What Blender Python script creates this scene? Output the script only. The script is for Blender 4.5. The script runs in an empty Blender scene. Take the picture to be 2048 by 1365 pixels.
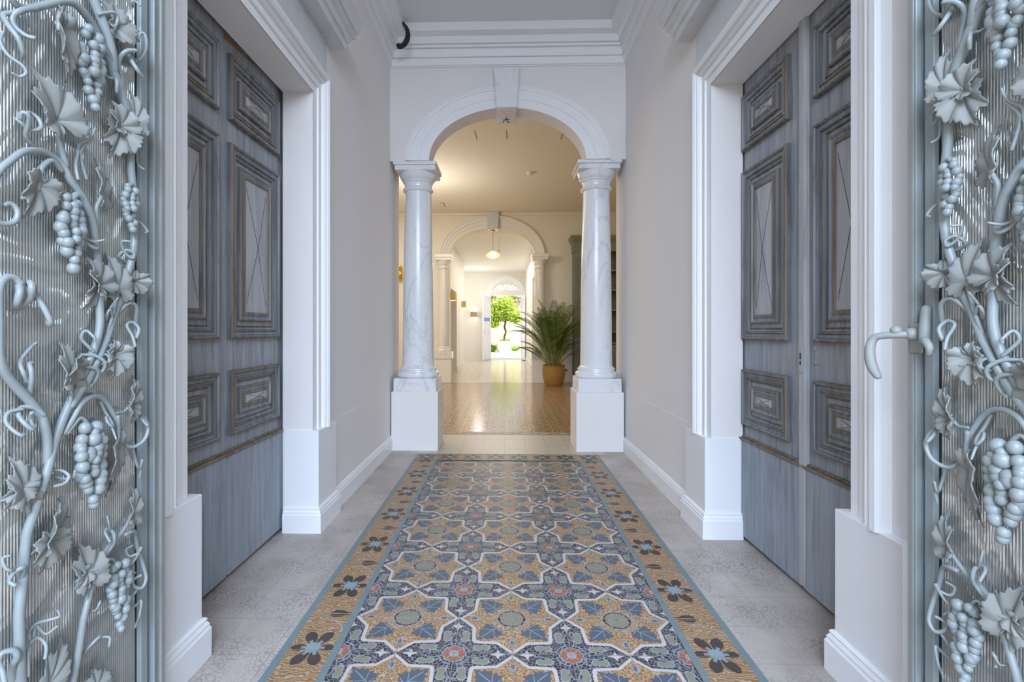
import bpy, math, random
from mathutils import Vector, Matrix
from mathutils.geometry import tessellate_polygon
random.seed(7)
SC = bpy.context.scene
COL = SC.collection
PI = math.pi

# ------------------------------------------------------------------ mesh builder
class MB:
    def __init__(self):
        self.v = []; self.f = []; self.m = []; self.s = []
    def add(self, verts, faces, mi=0, smooth=False):
        o = len(self.v)
        self.v += [tuple(p) for p in verts]
        for k in faces:
            self.f.append(tuple(o + i for i in k)); self.m.append(mi); self.s.append(smooth)
    def box(self, x0, x1, y0, y1, z0, z1, mi=0):
        x0, x1 = min(x0, x1), max(x0, x1); y0, y1 = min(y0, y1), max(y0, y1)
        v = [(x, y, z) for z in (z0, z1) for y in (y0, y1) for x in (x0, x1)]
        self.add(v, [(0, 2, 3, 1), (4, 5, 7, 6), (0, 1, 5, 4), (2, 6, 7, 3), (0, 4, 6, 2), (1, 3, 7, 5)], mi)
    def poly(self, pts, mi=0):
        self.add(pts, [tuple(range(len(pts)))], mi)
    def sweep(self, rings, mi=0, closed=False, ringclosed=False, smooth=False, caps=False, mis=None):
        n = len(rings[0]); o = len(self.v)
        for r in rings: self.v += [tuple(p) for p in r]
        R = len(rings)
        for i in range(R if closed else R - 1):
            a, b = i, (i + 1) % R
            for j in range(n if ringclosed else n - 1):
                k = (j + 1) % n
                self.f.append((o + a * n + j, o + a * n + k, o + b * n + k, o + b * n + j))
                self.m.append(mis[j] if mis else mi); self.s.append(smooth)
        if caps and not closed:
            self.f.append(tuple(o + j for j in range(n))[::-1]); self.m.append(mi); self.s.append(False)
            self.f.append(tuple(o + (R - 1) * n + j for j in range(n))); self.m.append(mi); self.s.append(False)
    def tube(self, pts, rad, n=10, mi=0, sub=4):
        P = [Vector(p) for p in pts]
        if not hasattr(rad, '__len__'): rad = [rad] * len(P)
        if sub > 1 and len(P) > 2:
            Q = []; R = []
            for i in range(len(P) - 1):
                p0 = P[max(i - 1, 0)]; p1 = P[i]; p2 = P[i + 1]; p3 = P[min(i + 2, len(P) - 1)]
                for k in range(sub):
                    t = k / sub
                    Q.append(0.5 * ((2 * p1) + (p2 - p0) * t + (2 * p0 - 5 * p1 + 4 * p2 - p3) * t * t + (3 * p1 - p0 - 3 * p2 + p3) * t ** 3))
                    R.append(rad[i] * (1 - t) + rad[i + 1] * t)
            Q.append(P[-1]); R.append(rad[-1]); P, rad = Q, R
        rings = []; prev = None
        for i, p in enumerate(P):
            d = (P[min(i + 1, len(P) - 1)] - P[max(i - 1, 0)])
            if d.length < 1e-9: d = Vector((0, 0, 1))
            d.normalize()
            if prev is None:
                a = d.orthogonal().normalized()
            else:
                a = prev - d * prev.dot(d)
                if a.length < 1e-6: a = d.orthogonal()
                a.normalize()
            prev = a; b = d.cross(a)
            rings.append([p + (a * math.cos(2 * PI * j / n) + b * math.sin(2 * PI * j / n)) * rad[i] for j in range(n)])
        # rounded end
        d0 = (P[0] - P[1]).normalized(); d1 = (P[-1] - P[-2]).normalized()
        def cap(ring, c, d, r):
            return [c + (q - c) * 0.6 + d * r * 0.6 for q in ring]
        rings = [cap(rings[0], P[0], d0, rad[0])] + rings + [cap(rings[-1], P[-1], d1, rad[-1])]
        self.sweep(rings, mi, ringclosed=True, smooth=True, caps=True)
    def lathe(self, prof, c, n=40, mi=0, smooth=True, a0=0, a1=2 * PI):
        full = abs(a1 - a0 - 2 * PI) < 1e-6
        k = n if full else n + 1
        rings = [[(c[0] + r * math.cos(a0 + (a1 - a0) * j / n), c[1] + r * math.sin(a0 + (a1 - a0) * j / n), c[2] + z) for j in range(k)] for r, z in prof]
        self.sweep(rings, mi, ringclosed=full, smooth=smooth, caps=full)
    def ball(self, c, r, mi=0, nu=10, nv=7, sc=(1, 1, 1)):
        prof = []
        rings = []
        for i in range(nv + 1):
            t = PI * i / nv; rr = max(math.sin(t), 0.02) * r; z = -math.cos(t) * r
            rings.append([(c[0] + rr * sc[0] * math.cos(2 * PI * j / nu), c[1] + rr * sc[1] * math.sin(2 * PI * j / nu), c[2] + z * sc[2]) for j in range(nu)])
        self.sweep(rings, mi, ringclosed=True, smooth=True, caps=True)
    def prism(self, poly, f0, f1, mi=0, holes=()):
        """poly: 2d outline (with holes); f0/f1 map (u,v) to the two faces"""
        loops = [poly] + list(holes)
        flat = [p for l in loops for p in l]
        tris = tessellate_polygon([[Vector((p[0], p[1], 0)) for p in l] for l in loops])
        n = len(flat)
        vs = [f0(*p) for p in flat] + [f1(*p) for p in flat]
        fs = [tuple(t) for t in tris] + [tuple(n + i for i in t[::-1]) for t in tris]
        o = 0
        for l in loops:
            k = len(l)
            for i in range(k):
                j = (i + 1) % k
                fs.append((o + i, o + j, n + o + j, n + o + i))
            o += k
        self.add(vs, fs, mi)
    def build(self, name, mats, parent=None, bevel=0, auto=None, fix=True):
        me = bpy.data.meshes.new(name)
        me.from_pydata(self.v, [], self.f)
        if not isinstance(mats, (list, tuple)): mats = [mats]
        for m in mats: me.materials.append(m)
        me.polygons.foreach_set('material_index', [min(i, len(mats) - 1) for i in self.m])
        me.polygons.foreach_set('use_smooth', self.s)
        me.update()
        if fix:
            import bmesh
            bm = bmesh.new(); bm.from_mesh(me)
            bmesh.ops.recalc_face_normals(bm, faces=bm.faces)
            bm.to_mesh(me); bm.free()
        if auto:
            me.polygons.foreach_set('use_smooth', [True] * len(me.polygons))
            me.set_sharp_from_angle(angle=math.radians(auto))
        ob = bpy.data.objects.new(name, me); COL.objects.link(ob)
        if parent: ob.parent = parent
        if bevel:
            b = ob.modifiers.new('bevel', 'BEVEL'); b.width = bevel; b.segments = 2; b.limit_method = 'ANGLE'
        return ob

def place(root):
    """keep world placement of children built in world space under an Empty that stands at its base"""
    bpy.context.view_layer.update()
    for c in root.children: c.matrix_parent_inverse = root.matrix_basis.inverted()

def tag(o, label, cat=None, group=None, kind=None):
    o['label'] = label
    if cat: o['category'] = cat
    if group: o['group'] = group
    if kind: o['kind'] = kind
    return o
def empty(name, loc, label, cat, group=None, kind=None):
    o = bpy.data.objects.new(name, None); COL.objects.link(o); o.location = loc; o.empty_display_size = 0.1
    return tag(o, label, cat, group, kind)
def struct(o, label=None, cat=None):
    o['kind'] = 'structure'
    if label: o['label'] = label
    if cat: o['category'] = cat
    return o

# ------------------------------------------------------------------ materials
class G:
    def __init__(self, name):
        self.m = bpy.data.materials.new(name); self.m.use_nodes = True
        self.t = self.m.node_tree; self.n = self.t.nodes; self.l = self.t.links
        self.b = self.n['Principled BSDF']; self.out = self.n['Material Output']
        self.tc = self.n.new('ShaderNodeTexCoord')
    def node(self, typ, **kw):
        x = self.n.new('ShaderNode' + typ)
        for k, v in kw.items():
            if k in x.inputs: 
                if hasattr(v, 'is_linked') or hasattr(v, 'links'): self.l.new(v, x.inputs[k])
                else: x.inputs[k].default_value = v
            else: setattr(x, k, v)
        return x
    def put(self, x, sock, v):
        if hasattr(v, 'links'): self.l.new(v, x.inputs[sock])
        else: x.inputs[sock].default_value = v
    def co(self, scale=(1, 1, 1)):
        mp = self.n.new('ShaderNodeMapping'); self.l.new(self.tc.outputs['Object'], mp.inputs['Vector'])
        mp.inputs['Scale'].default_value = scale if hasattr(scale, '__len__') else (scale,) * 3
        return mp.outputs['Vector']
    def noise(self, scale, vec=None, detail=4, rough=0.55, dist=0):
        x = self.n.new('ShaderNodeTexNoise'); self.l.new(vec or self.co(), x.inputs['Vector'])
        x.inputs['Scale'].default_value = scale; x.inputs['Detail'].default_value = detail
        x.inputs['Roughness'].default_value = rough; x.inputs['Distortion'].default_value = dist
        return x.outputs['Fac']
    def voro(self, scale, vec=None, feature='DISTANCE_TO_EDGE', rnd=1.0):
        x = self.n.new('ShaderNodeTexVoronoi'); x.feature = feature
        self.l.new(vec or self.co(), x.inputs['Vector']); x.inputs['Scale'].default_value = scale
        x.inputs['Randomness'].default_value = rnd
        return x.outputs['Distance'] if feature != 'F1C' else x.outputs['Color']
    def ramp(self, fac, stops):
        x = self.n.new('ShaderNodeValToRGB'); self.l.new(fac, x.inputs['Fac'])
        e = x.color_ramp.elements
        while len(e) < len(stops): e.new(0.5)
        for el, (p, c) in zip(e, stops):
            el.position = p; el.color = (c[0], c[1], c[2], 1) if hasattr(c, '__len__') else (c, c, c, 1)
        return x.outputs['Color']
    def mix(self, fac, a, b, mode='MIX'):
        x = self.n.new('ShaderNodeMix'); x.data_type = 'RGBA'; x.blend_type = mode
        if hasattr(fac, 'links'): self.l.new(fac, x.inputs[0])
        else: x.inputs[0].default_value = fac
        for i, c in ((6, a), (7, b)):
            if hasattr(c, 'links'): self.l.new(c, x.inputs[i])
            else: x.inputs[i].default_value = (c[0], c[1], c[2], 1)
        return x.outputs[2]
    def math(self, op, a, b=0.0):
        x = self.n.new('ShaderNodeMath'); x.operation = op
        for i, c in ((0, a), (1, b)):
            if hasattr(c, 'links'): self.l.new(c, x.inputs[i])
            else: x.inputs[i].default_value = c
        return x.outputs[0]
    def bump(self, h, strength=0.3, dist=0.01):
        x = self.n.new('ShaderNodeBump'); self.l.new(h, x.inputs['Height'])
        x.inputs['Strength'].default_value = strength; x.inputs['Distance'].default_value = dist
        self.l.new(x.outputs['Normal'], self.b.inputs['Normal'])
    def done(self, color, rough=0.5, spec=0.5, metal=0.0):
        if hasattr(color, 'links'): self.l.new(color, self.b.inputs['Base Color'])
        else: self.b.inputs['Base Color'].default_value = (*color, 1)
        if hasattr(rough, 'links'): self.l.new(rough, self.b.inputs['Roughness'])
        else: self.b.inputs['Roughness'].default_value = rough
        self.b.inputs['Specular IOR Level'].default_value = spec
        self.b.inputs['Metallic'].default_value = metal
        return self.m

def plain(name, c, rough=0.5, spec=0.5, var=0.06, scale=6, metal=0.0, bump=0.0, bscale=60):
    g = G(name)
    f = g.noise(scale)
    col = g.mix(f, tuple(x * (1 - var) for x in c), tuple(min(1, x * (1 + var)) for x in c))
    if bump: g.bump(g.noise(bscale), bump, 0.004)
    return g.done(col, rough, spec, metal)

def emit(name, c, s):
    g = G(name); g.b.inputs['Emission Color'].default_value = (*c, 1); g.b.inputs['Emission Strength'].default_value = s
    return g.done(c, 0.5)

M = {}
M['wall'] = plain('white_plaster', (0.80, 0.775, 0.765), 0.75, 0.25, 0.025, 1.3, bump=0.05, bscale=90)
M['white'] = plain('white_gloss_paint', (0.83, 0.835, 0.85), 0.42, 0.4, 0.02, 2.0)
M['cream'] = plain('cream_plaster', (0.80, 0.745, 0.63), 0.75, 0.25, 0.03, 1.0)
M['hall'] = plain('pale_plaster', (0.80, 0.77, 0.71), 0.75, 0.25, 0.02, 1.0)
M['ceil'] = plain('ceiling_paint', (0.74, 0.75, 0.78), 0.8, 0.2, 0.02, 0.8)
M['dark'] = plain('shadow_void', (0.06, 0.05, 0.04), 0.9, 0.1)
M['brownroom'] = plain('unlit_room_plaster', (0.42, 0.36, 0.31), 0.8, 0.2)  # the side rooms' shade is put into this plaster colour

def marble(name, base=(0.80, 0.81, 0.82), vein=(0.42, 0.44, 0.47), scale=1.0, amount=0.75):
    g = G(name)
    v = g.co((1, 1, 0.55))
    n1 = g.noise(2.6 * scale, v, 6, 0.6, 1.4)
    n2 = g.noise(6.5 * scale, v, 5, 0.6, 0.8)
    a1 = g.math('ABSOLUTE', g.math('SUBTRACT', n1, 0.5))
    a2 = g.math('ABSOLUTE', g.math('SUBTRACT', n2, 0.5))
    m1 = g.ramp(a1, [(0.0, 1), (0.02, 0.35), (0.05, 0)])
    m2 = g.ramp(a2, [(0.0, 0.35), (0.02, 0)])
    msk = g.noise(1.7 * scale, v, 2)
    mm = g.math('MULTIPLY', g.ramp(msk, [(0.42, 0), (0.6, 1)]), m1)
    tot = g.math('MULTIPLY', g.math('MAXIMUM', mm, g.math('MULTIPLY', m2, 0.6)), amount)
    cloud = g.mix(g.noise(3.0 * scale, v, 3), tuple(x * 0.93 for x in base), base)
    return g.done(g.mix(tot, cloud, vein), 0.22, 0.5)
M['marble'] = marble('white_marble', (0.80, 0.81, 0.83), (0.47, 0.49, 0.52), 0.9, 0.6)
M['marble_warm'] = marble('warm_marble', (0.80, 0.77, 0.71), (0.5, 0.46, 0.42), 0.8, 0.5)
M['marble_old'] = marble('weathered_marble', (0.63, 0.645, 0.66), (0.36, 0.37, 0.39), 1.3, 0.45)

def floor_plain():
    g = G('crackled_grey_tile')
    co = g.co()
    wob = g.n.new('ShaderNodeVectorMath'); wob.operation = 'ADD'
    nz = g.n.new('ShaderNodeTexNoise'); g.l.new(co, nz.inputs['Vector']); nz.inputs['Scale'].default_value = 30
    sc = g.n.new('ShaderNodeVectorMath'); sc.operation = 'SCALE'; g.l.new(nz.outputs['Color'], sc.inputs[0]); sc.inputs['Scale'].default_value = 0.018
    g.l.new(co, wob.inputs[0]); g.l.new(sc.outputs[0], wob.inputs[1])
    cr = g.ramp(g.voro(58, wob.outputs[0]), [(0.0, 1), (0.06, 0.5), (0.13, 0)])
    msk = g.ramp(g.noise(3.3, co, 3), [(0.40, 0.05), (0.60, 0.8)])
    st = g.noise(2.2, co, 5, 0.65)
    base = g.ramp(st, [(0.3, (0.34, 0.29, 0.255)), (0.5, (0.45, 0.395, 0.355)), (0.7, (0.53, 0.48, 0.44))])
    c = g.mix(g.math('MULTIPLY', cr, msk), base, (0.17, 0.155, 0.15))
    br = g.n.new('ShaderNodeTexBrick'); br.offset = 0; g.l.new(co, br.inputs['Vector'])
    mp = br.inputs['Vector'].links[0].from_node
    br.inputs['Scale'].default_value = 5.0; br.inputs['Brick Width'].default_value = 1.0; br.inputs['Row Height'].default_value = 1.0
    br.inputs['Mortar Size'].default_value = 0.009; br.inputs['Mortar Smooth'].default_value = 0.3
    c = g.mix(g.math('MULTIPLY', br.outputs['Fac'], 0.7), c, (0.27, 0.245, 0.235))
    sp = g.ramp(g.noise(90, co, 1), [(0.74, 0), (0.77, 0.6)])
    c = g.mix(sp, c, (0.14, 0.12, 0.11))
    g.bump(g.noise(35, co, 3), 0.05, 0.003)
    return g.done(c, 0.42, 0.4)
M['floor'] = floor_plain()

def floor_mid():
    g = G('patterned_cement_tile')
    co = g.co()
    sep = g.n.new('ShaderNodeSeparateXYZ'); g.l.new(co, sep.inputs[0])
    def fr(s, p):
        f = g.math('FRACT', g.math('ADD', g.math('DIVIDE', s, p), 0.36))
        return g.math('ABSOLUTE', g.math('SUBTRACT', f, 0.5))
    x = fr(sep.outputs['X'], 0.2); y = fr(sep.outputs['Y'], 0.2)
    d = g.math('SQRT', g.math('ADD', g.math('MULTIPLY', x, x), g.math('MULTIPLY', y, y)))
    w = g.math('ADD', d, g.math('MULTIPLY', g.math('SUBTRACT', g.noise(26, co, 3), 0.5), 0.22))
    c = g.ramp(w, [(0.0, (0.58, 0.50, 0.33)), (0.12, (0.58, 0.50, 0.33)), (0.15, (0.42, 0.11, 0.055)), (0.25, (0.42, 0.11, 0.055)), (0.28, (0.58, 0.50, 0.34)), (0.36, (0.18, 0.17, 0.08)), (0.43, (0.16, 0.15, 0.08)), (0.47, (0.60, 0.50, 0.33)), (0.58, (0.50, 0.17, 0.08))])
    br = g.n.new('ShaderNodeTexBrick'); br.offset = 0; g.l.new(co, br.inputs['Vector'])
    br.inputs['Scale'].default_value = 5.0; br.inputs['Brick Width'].default_value = 1.0; br.inputs['Row Height'].default_value = 1.0
    br.inputs['Mortar Size'].default_value = 0.012
    c = g.mix(g.math('MULTIPLY', br.outputs['Fac'], 0.6), c, (0.2, 0.16, 0.11))
    c = g.mix(g.noise(0.9, co, 4), c, g.mix(0.35, c, (0.42, 0.32, 0.2)))
    c = g.mix(0.30, c, (0.16, 0.10, 0.05))
    g.bump(g.noise(14, co, 2), 0.05, 0.004)
    return g.done(c, 0.17, 0.5)
M['floor_mid'] = floor_mid()
def floor_tan(name, a, b, rough):
    g = G(name); co = g.co()
    c = g.mix(g.noise(3, co, 5, 0.7), a, b)
    br = g.n.new('ShaderNodeTexBrick'); br.offset = 0; g.l.new(co, br.inputs['Vector'])
    br.inputs['Scale'].default_value = 5.0; br.inputs['Brick Width'].default_value = 1.0; br.inputs['Row Height'].default_value = 1.0
    br.inputs['Mortar Size'].default_value = 0.012
    c = g.mix(g.math('MULTIPLY', br.outputs['Fac'], 0.7), c, (0.2, 0.17, 0.13))
    g.bump(g.noise(14, co, 2), 0.05, 0.004)
    return g.done(c, rough, 0.5)
M['floor_thresh'] = floor_tan('plain_tan_tile', (0.42, 0.37, 0.30), (0.56, 0.50, 0.42), 0.34)
M['floor_hall'] = floor_tan('polished_hall_tile', (0.50, 0.44, 0.36), (0.62, 0.57, 0.48), 0.17)

# --- encaustic tile colours
def cells(name, cell, cell2, line, scale, w=0.10, rough=0.36, stretch=(1, 1, 1)):
    g = G(name); co = g.co(stretch)
    e = g.voro(scale, co)
    f = g.ramp(e, [(w * 0.75, 0), (w * 1.25, 1)])
    cc = g.mix(g.noise(60, co, 2), cell, cell2)
    dirt = g.noise(4, co, 4)
    c = g.mix(f, line, cc)
    c = g.mix(g.math('MULTIPLY', dirt, 0.25), c, (0.2, 0.17, 0.15))
    return g.done(c, rough, 0.22)
def flat(name, c, var=0.12, rough=0.36):
    g = G(name); co = g.co()
    col = g.mix(g.noise(25, co, 4), tuple(x * (1 - var) for x in c), tuple(x * (1 + var) for x in c))
    col = g.mix(g.math('MULTIPLY', g.noise(4, co, 4), 0.25), col, (0.2, 0.17, 0.15))
    return g.done(col, rough, 0.22)
def wavy(name):
    g = G(name); co = g.co()
    w = g.n.new('ShaderNodeTexWave'); g.l.new(co, w.inputs['Vector']); w.wave_type = 'RINGS'
    w.inputs['Scale'].default_value = 26; w.inputs['Distortion'].default_value = 13; w.inputs['Detail'].default_value = 2; w.inputs['Detail Scale'].default_value = 1.2
    c = g.ramp(w.outputs['Fac'], [(0.0, (0.42, 0.36, 0.28)), (0.22, (0.40, 0.33, 0.24)), (0.32, (0.31, 0.155, 0.05)), (1.0, (0.28, 0.135, 0.042))])
    c = g.mix(g.math('MULTIPLY', g.noise(5, co, 4), 0.3), c, (0.26, 0.18, 0.12))
    return g.done(c, 0.36, 0.22)
TILE = [cells('tile_navy_mosaic', (0.010, 0.013, 0.026), (0.022, 0.025, 0.042), (0.30, 0.29, 0.30), 84, 0.055),
        flat('tile_white_band', (0.55, 0.51, 0.49), 0.06),
        cells('tile_ochre_mosaic', (0.27, 0.118, 0.028), (0.33, 0.165, 0.05), (0.46, 0.37, 0.26), 84, 0.075),
        flat('tile_slate_leaf', (0.075, 0.105, 0.145)),
        flat('tile_sage', (0.235, 0.235, 0.17)),
        flat('tile_terracotta', (0.36, 0.115, 0.055)),
        flat('tile_pale_blue', (0.31, 0.36, 0.40)),
        flat('tile_dark_brown', (0.042, 0.030, 0.027), 0.25),
        flat('tile_teal', (0.155, 0.225, 0.24)),
        wavy('tile_ochre_waves'),
        flat('tile_joint', (0.30, 0.27, 0.25)),
        flat('tile_flower_blue', (0.24, 0.34, 0.38))]

def wood(name, a, b, dark, vertical=True, wear=0.5):
    g = G(name)
    co = g.co((28, 28, 1.6) if vertical else (28, 2.2, 28))
    co2 = g.co()
    c = g.ramp(g.noise(1.0, co, 6, 0.65), [(0.36, a), (0.62, b)])
    s = g.ramp(g.noise(1.6, co, 6, 0.7, 0.4), [(0.53, 0), (0.66, wear)])
    c = g.mix(s, c, dark)
    c = g.mix(g.math('MULTIPLY', g.ramp(g.noise(3, co2, 4), [(0.35, 0), (0.75, 1)]), 0.35), c, tuple(x * 1.25 for x in b))
    g.bump(g.noise(1.3, co, 5), 0.25, 0.003)
    return g.done(c, 0.6, 0.3)
M['door'] = wood('distressed_blue_grey_wood', (0.235, 0.25, 0.28), (0.36, 0.375, 0.395), (0.12, 0.11, 0.105), True, 0.7)
M['door_h'] = wood('distressed_blue_grey_board', (0.235, 0.26, 0.295), (0.33, 0.36, 0.40), (0.13, 0.125, 0.13), True, 0.55)
M['mould'] = wood('moulding_slate_wood', (0.06, 0.068, 0.08), (0.17, 0.185, 0.205), (0.07, 0.055, 0.045), True, 0.8)  # darkened so these faces paint shaded gap lines into the mouldings
M['edge'] = wood('worn_brown_wood', (0.13, 0.095, 0.062), (0.25, 0.20, 0.15), (0.06, 0.05, 0.042), True, 0.8)
M['bluemould'] = wood('moulding_blue_wood', (0.15, 0.175, 0.21), (0.27, 0.305, 0.345), (0.10, 0.08, 0.065), True, 0.7)
M['field'] = wood('pale_grey_field_wood', (0.34, 0.35, 0.365), (0.44, 0.445, 0.455), (0.19, 0.19, 0.19))
M['iron'] = plain('painted_iron', (0.30, 0.345, 0.355), 0.38, 0.5, 0.10, 9, bump=0.12, bscale=70)
M['iron_leaf'] = plain('painted_iron_leaf', (0.26, 0.275, 0.265), 0.5, 0.45, 0.18, 14, bump=0.15, bscale=60)
M['gate_edge'] = plain('weathered_gate_edge', (0.30, 0.32, 0.31), 0.5, 0.4, 0.15, 12)
M['rawwood'] = plain('exposed_orange_wood', (0.34, 0.17, 0.05), 0.7, 0.3, 0.3, 20)
M['gap'] = plain('dark_recess', (0.02, 0.025, 0.03), 0.5, 0.4)
def reeded():
    g = G('reeded_glass')
    c = g.mix(g.noise(3, None, 3), (0.20, 0.22, 0.212), (0.28, 0.30, 0.285))
    g.b.inputs['IOR'].default_value = 1.95
    g.bump(g.noise(1.0, g.co((5, 5, 3.2)), 3, 0.5, 0.6), 1.0, 0.05)
    return g.done(c, 0.06, 1.0)
M['glass'] = reeded()
M['brass'] = plain('brushed_brass', (0.52, 0.36, 0.14), 0.32, 0.5, 0.15, 20, metal=0.85)
M['gold'] = plain('gilded_metal', (0.75, 0.45, 0.08), 0.25, 0.5, 0.2, 30, metal=0.9)
M['black'] = plain('black_rubber', (0.012, 0.012, 0.014), 0.45, 0.4)
M['plastic'] = plain('white_plastic', (0.78, 0.78, 0.76), 0.4, 0.4)
M['sage'] = plain('grey_green_cabinet_paint', (0.20, 0.205, 0.155), 0.5, 0.4, 0.08, 5)
M['sage_dark'] = plain('grey_green_recess_paint', (0.15, 0.14, 0.095), 0.6, 0.3, 0.08, 5)
M['leaf'] = plain('palm_green', (0.060, 0.130, 0.026), 0.4, 0.5, 0.4, 9)
M['leaf2'] = plain('palm_light_green', (0.21, 0.27, 0.06), 0.45, 0.5, 0.35, 9)
M['stem'] = plain('palm_stem_green', (0.22, 0.24, 0.07), 0.5, 0.4, 0.3, 14)
M['soil'] = plain('potting_soil', (0.03, 0.022, 0.015), 0.95, 0.1, 0.3, 40)
def wicker():
    g = G('woven_wicker'); co = g.co()
    w = g.n.new('ShaderNodeTexWave'); g.l.new(co, w.inputs['Vector']); w.bands_direction = 'Z'
    w.inputs['Scale'].default_value = 14; w.inputs['Distortion'].default_value = 1.2
    c = g.ramp(w.outputs['Fac'], [(0.0, (0.20, 0.10, 0.025)), (0.4, (0.40, 0.22, 0.06)), (1.0, (0.50, 0.29, 0.09))])
    g.bump(w.outputs['Fac'], 0.5, 0.01)
    return g.done(c, 0.65, 0.3)
M['wicker'] = wicker()
M['tree_leaf'] = plain('lemon_tree_leaf', (0.26, 0.46, 0.04), 0.5, 0.4, 0.45, 3)
M['tree_leaf2'] = plain('lemon_tree_young_leaf', (0.62, 0.66, 0.08), 0.5, 0.4, 0.3, 3)
M['bark'] = plain('bark', (0.10, 0.06, 0.05), 0.9, 0.2, 0.3, 30)
M['garden'] = plain('sunlit_garden_wall', (0.80, 0.70, 0.52), 0.9, 0.1, 0.06, 2)
M['gravel'] = plain('pale_gravel', (0.70, 0.68, 0.60), 0.9, 0.1, 0.12, 20)
M['grass'] = plain('grass', (0.16, 0.30, 0.04), 0.8, 0.2, 0.4, 20)
M['planter'] = plain('weathered_white_stone', (0.75, 0.72, 0.64), 0.8, 0.2, 0.12, 6)
M['lampglow'] = emit('warm_lamp_glow', (1.0, 0.80, 0.50), 9.0)
M['bulb'] = emit('lamp_bulb', (1.0, 0.90, 0.70), 40.0)
M['strip'] = emit('shelf_light_strip', (1.0, 0.82, 0.55), 9.0)
def shade_glass():
    g = G('amber_shade_glass')
    g.b.inputs['Transmission Weight'].default_value = 0.6
    g.b.inputs['Emission Color'].default_value = (1, 0.75, 0.35, 1); g.b.inputs['Emission Strength'].default_value = 0.5
    return g.done((0.85, 0.62, 0.25), 0.2, 0.5)
M['shade'] = shade_glass()
def clear():
    g = G('door_glass'); g.b.inputs['Transmission Weight'].default_value = 0.92
    return g.done((0.95, 0.97, 1.0), 0.04, 0.5)
M['pane'] = clear()
def whitened_glass():
    g = G('bright_door_glass'); g.b.inputs['Transmission Weight'].default_value = 0.25  # white base colour stands in for outdoor reflections on the panes
    return g.done((0.95, 0.96, 0.98), 0.15, 0.6)
M['frost'] = whitened_glass()
M['bluefilm'] = plain('blue_notice', (0.20, 0.30, 0.72), 0.5, 0.3)

# ================================================================== dimensions (metres; corridor runs along +Y)
XL, XR = -1.05, 1.10          # corridor wall faces
YB = 4.34                     # front of the arch wall
ZC = 3.80                     # corridor ceiling
L_OPEN = (1.545, 2.585); R_OPEN = (1.535, 2.565)   # side door openings
ZD = 2.42

# ------------------------------------------------------------------ floors
f = MB(); f.box(-1.6, 1.6, -1.6, 5.0, -0.12, 0.0)
struct(f.build('floor', M['floor']), 'crackled grey tile floor of the entrance corridor around the patterned tile carpet', 'floor')
f = MB(); f.box(-4.6, 4.6, 5.0, 10.0, -0.12, 0.0, 0); f.box(-4.6, -1.6, 4.5, 5.0, -0.12, 0, 0); f.box(1.6, 4.6, 4.5, 5.0, -0.12, 0, 0)
struct(f.build('floor.001', M['floor_mid']), 'reddish patterned cement tile floor of the middle room beyond the columns', 'floor')
f = MB(); f.box(-4.6, 4.6, 10.0, 17.7, -0.12, 0.0)
struct(f.build('floor.002', M['floor_hall']), 'glossy pale floor of the far hall leading to the garden door', 'floor')
# plain band between the column pedestals
f = MB(); f.box(-0.85, 0.9, 4.24, 5.0, 0, 0.0012)
struct(f.build('floor.003', M['floor_thresh']), 'plain tan tile band between the two column pedestals', 'floor')
f = MB()
for k in range(-22, 23): # border row of little linked medallions
    x = 0.03 + k * 0.2
    f.poly([(x + 0.085 * math.cos(a * PI / 8), 5.075 + 0.05 * math.sin(a * PI / 8), 0.0014) for a in range(16)], 1)
    f.poly([(x + 0.055 * math.cos(a * PI / 8), 5.075 + 0.03 * math.sin(a * PI / 8), 0.0018) for a in range(16)], 2)
f.add([(-4.5, 5.0, 0.001), (4.5, 5.0, 0.001), (4.5, 5.15, 0.001), (-4.5, 5.15, 0.001)], [(0, 1, 2, 3)], 0)
struct(f.build('trim_9', [flat('border_taupe', (0.36, 0.28, 0.21)), flat('border_brown', (0.20, 0.14, 0.10)), flat('border_cream', (0.50, 0.43, 0.33))], fix=False), 'border row of linked brown medallion tiles at the threshold of the middle room', 'floor tile border')

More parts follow.
